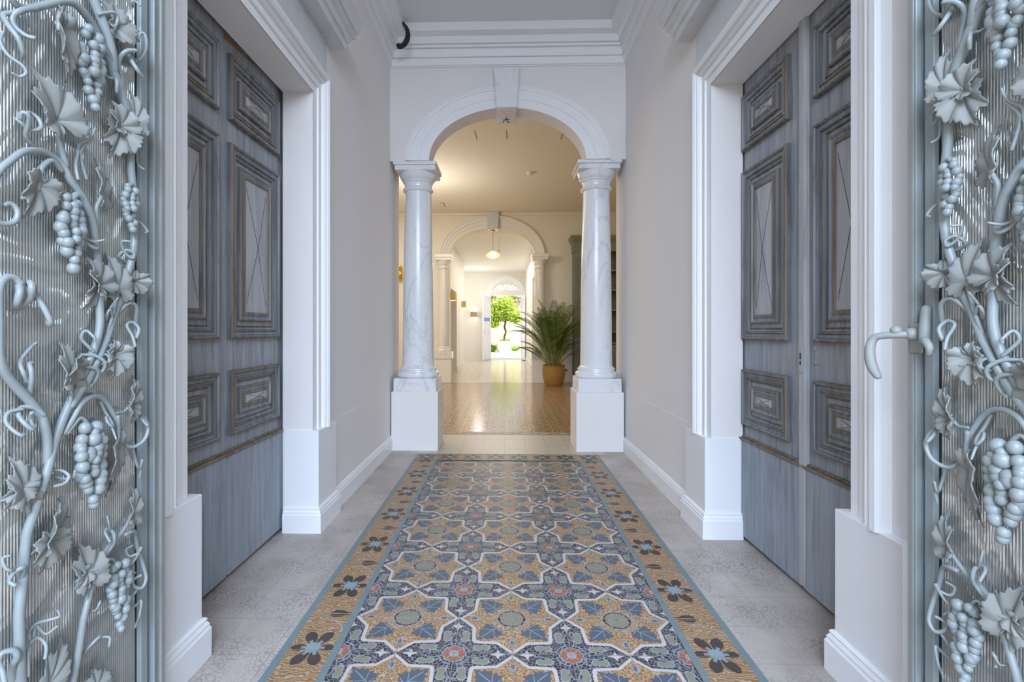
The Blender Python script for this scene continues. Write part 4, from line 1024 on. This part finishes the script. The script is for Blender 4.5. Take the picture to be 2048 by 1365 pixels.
TENDRILS=(((.4085,1.2,.0073),(.4175,1.184,.0071),(.4185,1.166,.007),(.4115,1.154,.0069),(.4015,1.157,.0069),(.3965,1.173,.0069),(.4015,1.19,.0069),(.3985,1.202,.0069),(.3915,1.201,.0067),(.3835,1.184,.0064),(.3765,1.153,.0062),(.3715,1.128,.0058),(.3645,1.119,.0054),(.3595,1.125,.0049),(.3605,1.141,.0044)),((.1585,.602,.0056),(.1355,.6,.0056),(.1165,.582,.0055),(.1045,.543,.0054),(.1015,.499,.0053),(.1065,.465,.005),(.1195,.449,.0046),(.1315,.459,.0042),(.1335,.476,.0039),(.1235,.484,.0035)),((.1825,.899,.0052),(.1685,.852,.0052),(.1525,.83,.0052),(.1315,.812,.0052),(.1105,.823,.0052),(.0975,.85,.0051),(.0955,.876,.0048),(.1045,.888,.0045),(.1145,.88,.0042),(.1125,.863,.0039)),((.1255,.809,.0042),(.1105,.78,.0039),(.1085,.756,.0036),(.1195,.756,.0032),(.1215,.776,.003),(.1125,.767,.0028),(.1145,.728,.0026)),((.2135,.941,.0039),(.2025,.915,.0038),(.2005,.89,.0037),(.2095,.88,.0036),(.2165,.893,.0035),(.2095,.904,.0033),(.2055,.888,.003),(.2105,.868,.0027),(.2115,.851,.0024)),((.4105,.409,.0078),(.4245,.462,.0071),(.4265,.483,.0066),(.4315,.499,.006),(.4435,.502,.0056),(.4505,.49,.0054),(.4565,.476,.0052),(.4615,.453,.005)),((.3845,.98,.0055),(.3965,1.007,.0052),(.4005,1.03,.0049),(.3965,1.042,.0047),(.3905,1.044,.0045)),((.3985,1.007,.0044),(.4115,1.026,.0042),(.4105,1.043,.0041),(.4005,1.057,.0039),(.3935,1.075,.0036),(.3975,1.084,.0031),(.4035,1.082,.0027)),((.3685,.936,.0059),(.3845,.954,.0056),(.4005,.956,.0053),(.4105,.943,.005),(.4115,.926,.0049),(.4035,.914,.0047),(.3955,.918,.0046),(.3935,.933,.0044),(.3985,.946,.0042)),((.4055,.955,.0042),(.4245,.951,.0041),(.4325,.935,.004),(.4325,.918,.0039),(.4265,.907,.0036),(.4195,.909,.0034)),((.3515,.8,.0031),(.3445,.814,.0032),(.3295,.812,.0034),(.3245,.799,.0035),(.3325,.786,.0036),(.3465,.784,.0036)),((.3265,.8,.0035),(.3195,.791,.0033),(.3125,.793,.0031),(.3135,.807,.0027)),((.4035,.611,.0049),(.4085,.641,.0049),(.4175,.65,.0048),(.4265,.645,.0047),(.4315,.631,.0045),(.4295,.622,.0043)),((.4195,.65,.0034),(.4365,.654,.0034),(.4435,.663,.0035),(.4425,.68,.0029),(.4355,.682,.0024)),((.3995,.427,.003),(.3985,.464,.0033),(.3895,.481,.0036),(.3745,.486,.0037),(.3725,.47,.0036),(.3845,.452,.0035)),((.4025,.482,.0034),(.3895,.504,.0037),(.3715,.513,.004),(.3585,.513,.0038),(.3495,.515,.0031),(.3525,.529,.0023)),((.3765,.49,.0035),(.3715,.51,.0036),(.3635,.487,.0033),(.3555,.498,.0028)),((.2665,.353,.0042),(.2645,.378,.0041),(.2545,.397,.004),(.2415,.403,.0039),(.2365,.391,.0038),(.2445,.381,.0036),(.2325,.394,.0033),(.2235,.389,.003),(.2275,.371,.0027),(.2165,.376,.0024)),((.2585,.475,.0026),(.2465,.465,.0028),(.2445,.48,.0031),(.2365,.481,.003),(.2355,.464,.0027),(.2415,.457,.0023)),((.2115,.572,.0048),(.2005,.6,.0046),(.1985,.624,.0043),(.2055,.636,.004),(.2165,.632,.0036),(.2205,.612,.0032)),((.2055,.634,.0027),(.2145,.652,.0025),(.2135,.67,.0024)),((.1165,.449,.0039),(.1335,.424,.0037),(.1315,.4,.0036),(.1195,.406,.0036),(.1215,.417,.0033),(.1295,.383,.003),(.1255,.367,.0026),(.1295,.353,.0022)),((.1255,.56,.0032),(.1375,.554,.0033),(.1355,.537,.0034),(.1235,.542,.0035),(.1215,.555,.0034),(.1295,.529,.0031),(.1435,.513,.0028),(.1375,.496,.0025)),((.2775,1.045,.0036),(.2715,1.053,.0039),(.2515,1.051,.0042),(.2345,1.036,.0042),(.2305,1.018,.0039),(.2395,1.007,.0035)),((.2795,1.019,.0036),(.2715,1.027,.0039),(.2545,1.022,.0042),(.2445,1.008,.0041),(.2465,.99,.0036),(.2585,.983,.0031)),((.2345,1.057,.0035),(.2185,1.05,.0037),(.2185,1.035,.0036),(.2305,1.03,.0032)),((.2365,1.302,.0041),(.2485,1.296,.0041),(.2615,1.305,.0042),(.2675,1.317,.0039),(.2535,1.311,.0033),(.2425,1.317,.0026)),((.2905,1.441,.0041),(.2895,1.473,.0039),(.2775,1.505,.0037),(.2815,1.524,.0034),(.2735,1.538,.003),(.2665,1.564,.0025)),((.2615,1.45,.004),(.2695,1.494,.0036),(.2735,1.515,.0032),(.2675,1.538,.0028)),((.1395,1.28,.0041),(.1625,1.29,.0039),(.1565,1.308,.0039),(.1445,1.302,.0038),(.1445,1.289,.0036),(.1585,1.303,.0033),(.1695,1.326,.003),(.1625,1.328,.0028)),((.1125,1.396,.0036),(.1015,1.386,.0036),(.1015,1.366,.0034),(.1105,1.361,.0029)),((.1685,1.15,.0046),(.1485,1.177,.0049),(.1275,1.168,.0051),(.1165,1.142,.0054),(.1145,1.116,.0054),(.1235,1.093,.005),(.1375,1.09,.0046),(.1295,1.113,.0043),(.1375,1.129,.0041),(.1525,1.121,.0039),(.1485,1.093,.0039),(.1545,1.068,.0037)),((.1945,1.14,.0033),(.2095,1.158,.0034),(.2135,1.143,.0035),(.2055,1.134,.0033),(.2055,1.161,.0029),(.2015,1.186,.0024)),((.2515,1.06,.004),(.2615,1.072,.004),(.2715,1.092,.0039),(.2645,1.108,.0037),(.2605,1.092,.0033),(.2695,1.086,.0028)),((.1585,1.664,.005),(.1545,1.723,.0055),(.1685,1.77,.0059),(.1645,1.797,.0054),(.1485,1.808,.005)),((.1105,1.802,.0049),(.1315,1.81,.0054),(.1425,1.791,.006),(.1395,1.766,.0055),(.1235,1.756,.0051)),((.1315,1.807,.0045),(.1085,1.807,.0047),(.1015,1.834,.0048),(.1065,1.871,.0047),(.1145,1.872,.0043),(.1165,1.851,.0039)),((.1755,1.706,.0046),(.1915,1.714,.0049),(.1985,1.7,.0048),(.1945,1.681,.0042)),((.1895,1.712,.0033),(.2055,1.708,.0031),(.2165,1.706,.0028),(.2275,1.714,.0023)),((.3825,1.756,.006),(.4125,1.731,.0059),(.4205,1.713,.006),(.4185,1.695,.0057),(.4115,1.682,.0052),(.4055,1.681,.0046)),((.4075,1.733,.0049),(.4245,1.718,.0051),(.4345,1.707,.0054),(.4365,1.686,.0057),(.4315,1.665,.0051),(.4225,1.646,.0046),(.4145,1.638,.0041)),((.4365,1.674,.0038),(.4365,1.655,.0037),(.4315,1.633,.0036),(.4195,1.62,.0036),(.4145,1.608,.0033),(.4195,1.598,.003),(.4295,1.6,.0026)),((.3685,1.479,.0056),(.3925,1.495,.0053),(.4025,1.516,.005),(.4105,1.528,.0048),(.4165,1.53,.0045),(.4145,1.519,.0044)),((.4055,1.523,.0042),(.3925,1.508,.0043),(.3825,1.515,.0045),(.3825,1.533,.0044),(.3925,1.541,.0042),(.4025,1.534,.0039)),((.2055,1.803,.0042),(.1915,1.853,.0048),(.2025,1.867,.0047),(.2375,1.84,.0038)),((.1015,1.591,.0029),(.1065,1.566,.0031),(.1145,1.579,.0032),(.1125,1.537,.0031),(.1085,1.525,.0029)),((.1395,1.937,.0032),(.1295,1.932,.0032),(.1235,1.951,.0031),(.1165,1.942,.0029)))
VINE_LEAVES=(((.3355,1.551),(.3795,1.634),.091,((.3105,1.465,.007),(.3265,1.503,.0066),(.3355,1.546,.0063))),((.3295,1.746),(.3105,1.648),.06,((.3185,1.811,.0064),(.3295,1.776,.0061),(.3315,1.744,.0058))),((.1715,1.609),(.1965,1.66),.064,((.1545,1.66,.005),(.1665,1.619,.0043),(.1715,1.609,.0037))),((.1695,1.602),(.1875,1.527),.074,None),((.1275,1.636),(.1315,1.716),.046,None),((.1875,1.843),(.1735,1.911),.081,None),((.1835,1.848),(.1665,1.809),.058,None),((.3765,1.402),(.3975,1.332),.075,((.3215,1.449,.0064),(.3445,1.463,.0063),(.3665,1.442,.0061),(.3715,1.424,.0058),(.3795,1.391,.0055))),((.2235,1.427),(.2275,1.51),.074,((.2325,1.348,.0052),(.2375,1.388,.0056),(.2295,1.411,.0054),(.2225,1.428,.0044))),((.2345,1.213),(.2645,1.274),.078,((.2295,1.166,.0047),(.2305,1.193,.0042),(.2345,1.213,.0038))),((.2345,1.21),(.2585,1.157),.068,None),((.1775,1.209),(.1925,1.296),.06,((.2075,1.1,.0036),(.1945,1.137,.0048),(.1775,1.206,.004))),((.1275,1.23),(.1195,1.269),.043,None),((.1315,1.233),(.1125,1.195),.051,None),((.3015,1.004),(.3155,1.087),.079,((.3035,.943,.0049),(.2995,.976,.0045),(.3005,1.004,.0041))),((.2985,1.032),(.3245,.979),.054,None),((.1925,1.052),(.1985,.991),.063,((.2185,1.044,.0024),(.2055,1.056,.0024),(.1925,1.052,.0024))),((.1945,1.049),(.1915,1.089),.045,None),((.1445,.921),(.1315,.992),.058,((.1775,.907,.0037),(.1565,.907,.0037),(.1445,.921,.0038))),((.1485,.918),(.1395,.875),.045,None),((.1815,.821),(.1925,.711),.064,None),((.4025,.788),(.4175,.863),.069,((.3925,.748,.0045),(.3975,.771,.0042),(.4025,.788,.0039))),((.4075,.802),(.4295,.763),.049,None),((.1355,.641),(.1295,.715),.054,None),((.3525,.676),(.3265,.749),.085,((.3875,.661,.003),(.3555,.675,.0041),(.3095,.672,.0032))),((.3525,.671),(.3605,.609),.072,None),((.2615,.549),(.2745,.633),.069,((.2595,.482,.0048),(.2615,.52,.0045),(.2605,.549,.0043))),((.2645,.565),(.2905,.536),.036,None),((.3555,.373),(.3075,.443),.063,None),((.2415,.282),(.2025,.307),.071,None))
BUNCHES=((.2605,1.78,.2605,1.607,.065,((.1945,1.758,.0072),(.2165,1.776,.0069),(.2345,1.783,.0067),(.2485,1.774,.0065),(.2545,1.753,.0063))),(.3105,1.39,.3105,1.237,.064,((.2515,1.367,.008),(.2745,1.399,.0076),(.2905,1.407,.0072),(.3015,1.394,.0063),(.3095,1.375,.0054))),(.1505,1.466,.1505,1.353,.044,((.1215,1.437,.0051),(.1275,1.468,.0055),(.1395,1.477,.0053),(.1485,1.465,.0044))),(.2595,.89,.2595,.707,.078,((.3105,.886,.0043),(.2935,.905,.0044),(.2815,.914,.0044),(.2685,.903,.0045),(.2595,.881,.0045))),(.1825,.547,.1825,.379,.059,((.2185,.545,.0027),(.2055,.56,.0029),(.1945,.557,.0031),(.1835,.533,.0033))))

def make_gate(side):
    if side == 'left': x0, sg, ye, off = -0.965, 1, 1.3115, 0.0
    else: x0, sg, ye, off = 0.98, -1, 1.185, 0.018
    W = .93
    F = lambda s, z, d: (x0 + sg * d, ye - s, z)
    root = empty('iron_gate', (x0, ye - W, 0.02), 'blue-grey grapevine iron gate with reeded glass on the %s%s' % (side, ', no handle in view' if side == 'left' else ', with a lever handle'), 'gate', 'pair of grapevine iron gates', 'thing')
    def bar(m, s0, s1, z0, z1, d0, d1, mi=0):
        v = [F(s, z, d) for z in (z0, z1) for s in (s0, s1) for d in (d0, d1)]
        m.add(v, [(0, 1, 3, 2), (4, 6, 7, 5), (0, 4, 5, 1), (2, 3, 7, 6), (0, 2, 6, 4), (1, 5, 7, 3)], mi)
    ZT = 2.75
    m = MB()
    bar(m, off, off + .016, .03, ZT, -.018, .012, 1); bar(m, off + .016, .034, .03, ZT, -.018, .004, 1); bar(m, .034, .040, .03, ZT, -.018, .010)
    bar(m, .054, .078, .03, ZT, -.018, .003)
    bar(m, W - .05, W, .03, ZT, -.018, .012); bar(m, .04, W - .05, ZT - .07, ZT, -.018, .012); bar(m, .04, W - .05, .03, .11, -.018, .012)
    fr = m.build('frame', [M['iron'], M['gate_edge']], root, bevel=.002)
    m = MB(); bar(m, .040, .054, .05, ZT - .05, -.018, -.012); bar(m, .078, .090, .05, ZT - .05, -.014, -.009)  # near-black strips paint the shade in the frame's gaps
    m.build('seal_strip', M['gap'], fr)
    # reeded pane: half-round vertical ribs
    m = MB(); rows = []; n = 128; s0, s1 = .084, W - .05; per = (s1 - s0) / n; q = 6
    line = []
    for i in range(n):
        for j in range(q):
            t = j / q; line.append((s0 + per * (i + t), .0030 * math.sin(PI * t) - .010))
    line.append((s1, -.010))
    zz = [.10 + (ZT - .16) * k / 6 for k in range(7)]
    m.sweep([[F(s, z, d) for s, d in line] for z in zz], smooth=True)
    m.sweep([[F(s0, z, -.016), F(s1, z, -.016)] for z in (zz[0], zz[-1])])
    m.build('glass_pane', M['glass'], root)
    for st in STEMS:
        m = MB(); n = len(st)
        m.tube([F(s, z, .020 + .004 * math.sin(i * .9)) for i, (s, z, r) in enumerate(st)], [r for s, z, r in st], 12, 0, 4)
        m.build('vine_stem', M['iron'], root)
    for k, td in enumerate(TENDRILS):
        m = MB(); n = len(td)
        m.tube([F(s, z, .018 + .022 * (i / n) + .010 * math.sin(i * 1.3 + k)) for i, (s, z, r) in enumerate(td)], [r * .92 for s, z, r in td], 9, 0, 5)
        m.build('tendril', M['iron'], root)
    # vine leaves with lobes, veins and toothed edge
    rl = random.Random(5)
    for (b, t, w, stalk) in VINE_LEAVES:
        U = Vector((t[0] - b[0], t[1] - b[1])); L = U.length; U.normalize(); V = Vector((-U.y, U.x))
        ks = w / (1.62 * L) * 1.0
        NA = 96; rings = []; A0 = 2.75
        KEY = [(0, 1.0), (.10, .93), (.28, .84), (.48, .76), (.62, .80), (.82, .90), (1.0, .83), (1.2, .75), (1.34, .74), (1.5, .77), (1.7, .80), (1.95, .70), (2.2, .60), (2.45, .52), (2.62, .36), (2.8, .2)]
        def outline(a):
            a = abs(a)
            for (p, q), (p2_, q2_) in zip(KEY, KEY[1:]):
                if p <= a <= p2_: return q + (q2_ - q) * (a - p) / (p2_ - p)
            return KEY[-1][1]
        tw = rl.uniform(-.5, .5); cup = rl.uniform(.010, .026)
        for tt in (0.02, .2, .4, .6, .8, .92, 1.0):
            R = []
            for i in range(NA + 1):
                a = -A0 + 2 * A0 * i / NA
                rad = outline(a)
                ridge = max(math.exp(-((abs(a) - c) / .09) ** 2) for c in (0, .80, 1.68))
                fold = math.cos(abs(a) * 7.8)
                rad *= 1 + (.045 * (1 if i % 4 < 2 else -1) + .02 * math.sin(i * 2.3)) * (tt > .9)
                rr = rad * tt * L
                u = rr * math.cos(a); v = rr * math.sin(a) * ks
                d = .022 + cup * tt * 1.2 - .016 * tt ** 2 - .0035 * ridge * tt + tw * v - .0040 * fold * tt ** 1.5 + .38 * abs(v) - .10 * rad * tt * L * max(0, math.cos(a))
                R.append(F(b[0] + U.x * u + V.x * v, b[1] + U.y * u + V.y * v, max(d, .004)))
            rings.append(R)
        m = MB(); m.sweep(rings, smooth=True)
        lf = m.build('vine_leaf', M['iron_leaf'], root)
        so = lf.modifiers.new('thick', 'SOLIDIFY'); so.thickness = .0022; so.offset = 0
        if stalk:
            m = MB(); n = len(stalk)
            m.tube([F(s, z, .020 + .006 * i / n) for i, (s, z, r) in enumerate(stalk)], [r * .9 for s, z, r in stalk], 8, 0, 4)
            m.build('leaf_stalk', M['iron'], lf)
    for bi, (sa, za, sb, zb, w, stalk) in enumerate(BUNCHES):
        rg2 = random.Random(20 + bi); H = za - zb
        m = MB(); R = max(.0088, min(.0135, w * .19)); R *= .95; n = max(6, int(H / (R * 1.18))); 
        for i in range(n):
            t = (i + .5) / n
            ww = w * (.60 + .75 * t / .3 * .55 if t < .3 else 1.0 * (1 - ((t - .3) / .7) ** 1.6 * .78))
            ww = min(ww, w)
            c = (sa + (sb - sa) * t, za - H * t)
            k = max(1, int(ww / (R * 1.45)))
            for j in range(k):
                o = (j - (k - 1) / 2) * (ww - 1.5 * R) / max(1, k - 1) if k > 1 else rg2.uniform(-.002, .002)
                bulge = .030 * math.sqrt(max(0, 1 - (o / (ww * .62)) ** 2))
                rr = R * rg2.uniform(.78, 1.16)
                x, y, z = F(c[0] + o + rg2.uniform(-.15, .15) * R, c[1] + rg2.uniform(-.35, .35) * R + (R * .6 if j % 2 else 0), .006 + bulge + rg2.uniform(-.004, .005))
                m.ball((x, y, z), rr, 0, 12, 8, (1, 1, 1.08))
        gb = m.build('grape_bunch', M['iron'], root)
        m = MB(); n = len(stalk); m.tube([F(s, z, .022 + .006 * i / n) for i, (s, z, r) in enumerate(stalk)], [r for s, z, r in stalk], 9, 0, 4)
        m.build('bunch_stalk', M['iron'], gb)
    if side == 'right':
        G2 = lambda s, z, d: F(s, z, d)
        m = MB(); m.tube([F(.045, 1.10, .010), F(.045, 1.10, .030)], [.016, .014], 14, 0, 1)
        h = m.build('lever_handle', M['gate_edge'], root)
        m = MB(); m.tube([F(.050, 1.10, .018), F(.035, 1.098, .045), F(.012, 1.096, .062), F(-.004, 1.090, .072), F(-.010, 1.070, .078), F(-.008, 1.04, .080), F(-.004, 1.015, .076), F(.004, .995, .070)], [.0085, .0085, .0085, .009, .0105, .0115, .0115, .008], 12)
        m.build('grip', M['gate_edge'], h)
        m = MB(); m.ball(F(.030, 1.108, .048), .012); m.build('knob', M['gate_edge'], h)
        m = MB(); m.tube([F(.07, 1.16, .012), F(.074, 1.11, .02), F(.085, 1.085, .03), F(.10, 1.085, .04), F(.112, 1.07, .042), F(.108, 1.055, .04)], [.010, .011, .010, .009, .008, .006], 10); m.build('catch', M['gate_edge'], h)
        m = MB(); bar(m, .028, .060, 1.055, 1.125, .008, .016); m.build('lock_plate', M['gate_edge'], h, bevel=.004)
    place(root)
make_gate('left'); make_gate('right')

# ------------------------------------------------------------------ light
def area(name, loc, rot, sx, sy, power, col):
    l = bpy.data.lights.new(name, 'AREA'); l.shape = 'RECTANGLE'; l.size = sx; l.size_y = sy; l.energy = power; l.color = col
    o = bpy.data.objects.new(name, l); COL.objects.link(o); o.location = loc; o.rotation_euler = rot
    return o
def point(name, loc, power, col, r=.05):
    l = bpy.data.lights.new(name, 'POINT'); l.energy = power; l.color = col; l.shadow_soft_size = r
    o = bpy.data.objects.new(name, l); COL.objects.link(o); o.location = loc
    return o
R = math.radians
area('open_sky', (0, -5.5, 5.2), (R(58), 0, 0), 8.0, 5.0, 2050, (.66, .79, 1.0))
area('room_lamp_left', (-2.9, 7.0, 3.5), (0, 0, 0), 1.6, 3.5, 64, (1.0, .92, .78))  # added warm fill, hidden left of the arch
area('room_lamp_right', (3.0, 6.6, 3.5), (0, 0, 0), 1.2, 3.0, 22, (1.0, .86, .62))  # weaker warm fill added out of view on the right
point('ceiling_wash', (-1.40, 7.7, 2.75), 46, (1.0, .96, .89), .35)
area('hall_daylight', (0.0, 13.6, 3.15), (0, 0, 0), 1.2, 4.5, 55, (1.0, .95, .87))  # added fill panel under the hall ceiling, no visible source
area('hall_side', (-3.4, 16.2, 2.2), (R(90), 0, R(-90)), 1.5, 2.0, 45, (1.0, .97, .92))
point('hall_wash', (-.9, 16.3, 2.55), 14, (1.0, .98, .95), .15)  # added point light imitating daylight bounce on the hall ceiling
point('pendant_glow', (lx, ly, 2.60), 6, (1.0, .82, .52), .06)
s = bpy.data.lights.new('sun', 'SUN'); s.energy = 9.0; s.angle = R(1.0); s.color = (1, .95, .86)
so = bpy.data.objects.new('sun', s); COL.objects.link(so); so.rotation_euler = Vector((-.45, .35, -1.0)).to_track_quat('-Z', 'Y').to_euler(); so.location = (4, 10, 9)

w = bpy.data.worlds.new('sky'); SC.world = w; w.use_nodes = True
nt = w.node_tree; nn = nt.nodes; ll = nt.links; bg = nn['Background']
tc = nn.new('ShaderNodeTexCoord'); sp = nn.new('ShaderNodeSeparateXYZ'); ll.new(tc.outputs['Generated'], sp.inputs[0])
sky = nn.new('ShaderNodeValToRGB'); ll.new(sp.outputs['Z'], sky.inputs['Fac'])
e = sky.color_ramp.elements; e[0].position = 0; e[0].color = (.95, .97, 1, 1); e[1].position = .7; e[1].color = (.42, .62, 1, 1)
nz = nn.new('ShaderNodeTexNoise'); ll.new(tc.outputs['Generated'], nz.inputs['Vector']); nz.inputs['Scale'].default_value = 3.6; nz.inputs['Detail'].default_value = 6; nz.inputs['Roughness'].default_value = .6
str_ = nn.new('ShaderNodeValToRGB'); ll.new(nz.outputs['Fac'], str_.inputs['Fac'])
e = str_.color_ramp.elements; e[0].position = .44; e[0].color = (.035, .045, .05, 1); e[1].position = .56; e[1].color = (.95, .90, .74, 1)
x = e.new(.50); x.color = (.22, .25, .20, 1)
elev = nn.new('ShaderNodeMapRange'); ll.new(sp.outputs['Z'], elev.inputs['Value']); elev.inputs['From Min'].default_value = .30; elev.inputs['From Max'].default_value = .55
mx = nn.new('ShaderNodeMix'); mx.data_type = 'RGBA'; 
back = nn.new('ShaderNodeMapRange'); ll.new(sp.outputs['Y'], back.inputs['Value']); back.inputs['From Min'].default_value = -.05; back.inputs['From Max'].default_value = .35
mxf = nn.new('ShaderNodeMath'); mxf.operation = 'MAXIMUM'; ll.new(elev.outputs[0], mxf.inputs[0]); ll.new(back.outputs[0], mxf.inputs[1]); ll.new(mxf.outputs[0], mx.inputs[0]); ll.new(str_.outputs['Color'], mx.inputs[6]); ll.new(sky.outputs['Color'], mx.inputs[7])
ll.new(mx.outputs[2], bg.inputs['Color']); bg.inputs['Strength'].default_value = 1.3

# ------------------------------------------------------------------ camera
cam = bpy.data.cameras.new('camera'); co = bpy.data.objects.new('camera', cam); COL.objects.link(co)
co.location = (0, 0, 1.11); co.rotation_euler = (R(90), 0, .026)
cam.sensor_width = 36; cam.lens = 950 / 2048 * 36
cam.shift_x = (1024 - 984) / 2048; cam.shift_y = (660 - 682.5) / 2048
cam.clip_start = .02; cam.clip_end = 200
SC.camera = co
SC.view_settings.view_transform = 'Standard'; SC.view_settings.look = 'None'; SC.view_settings.exposure = 0.14
SC.cycles.use_denoising = True
SC.cycles.adaptive_threshold = 0.02; SC.cycles.max_bounces = 8; SC.cycles.diffuse_bounces = 5; SC.cycles.sample_clamp_indirect = 6
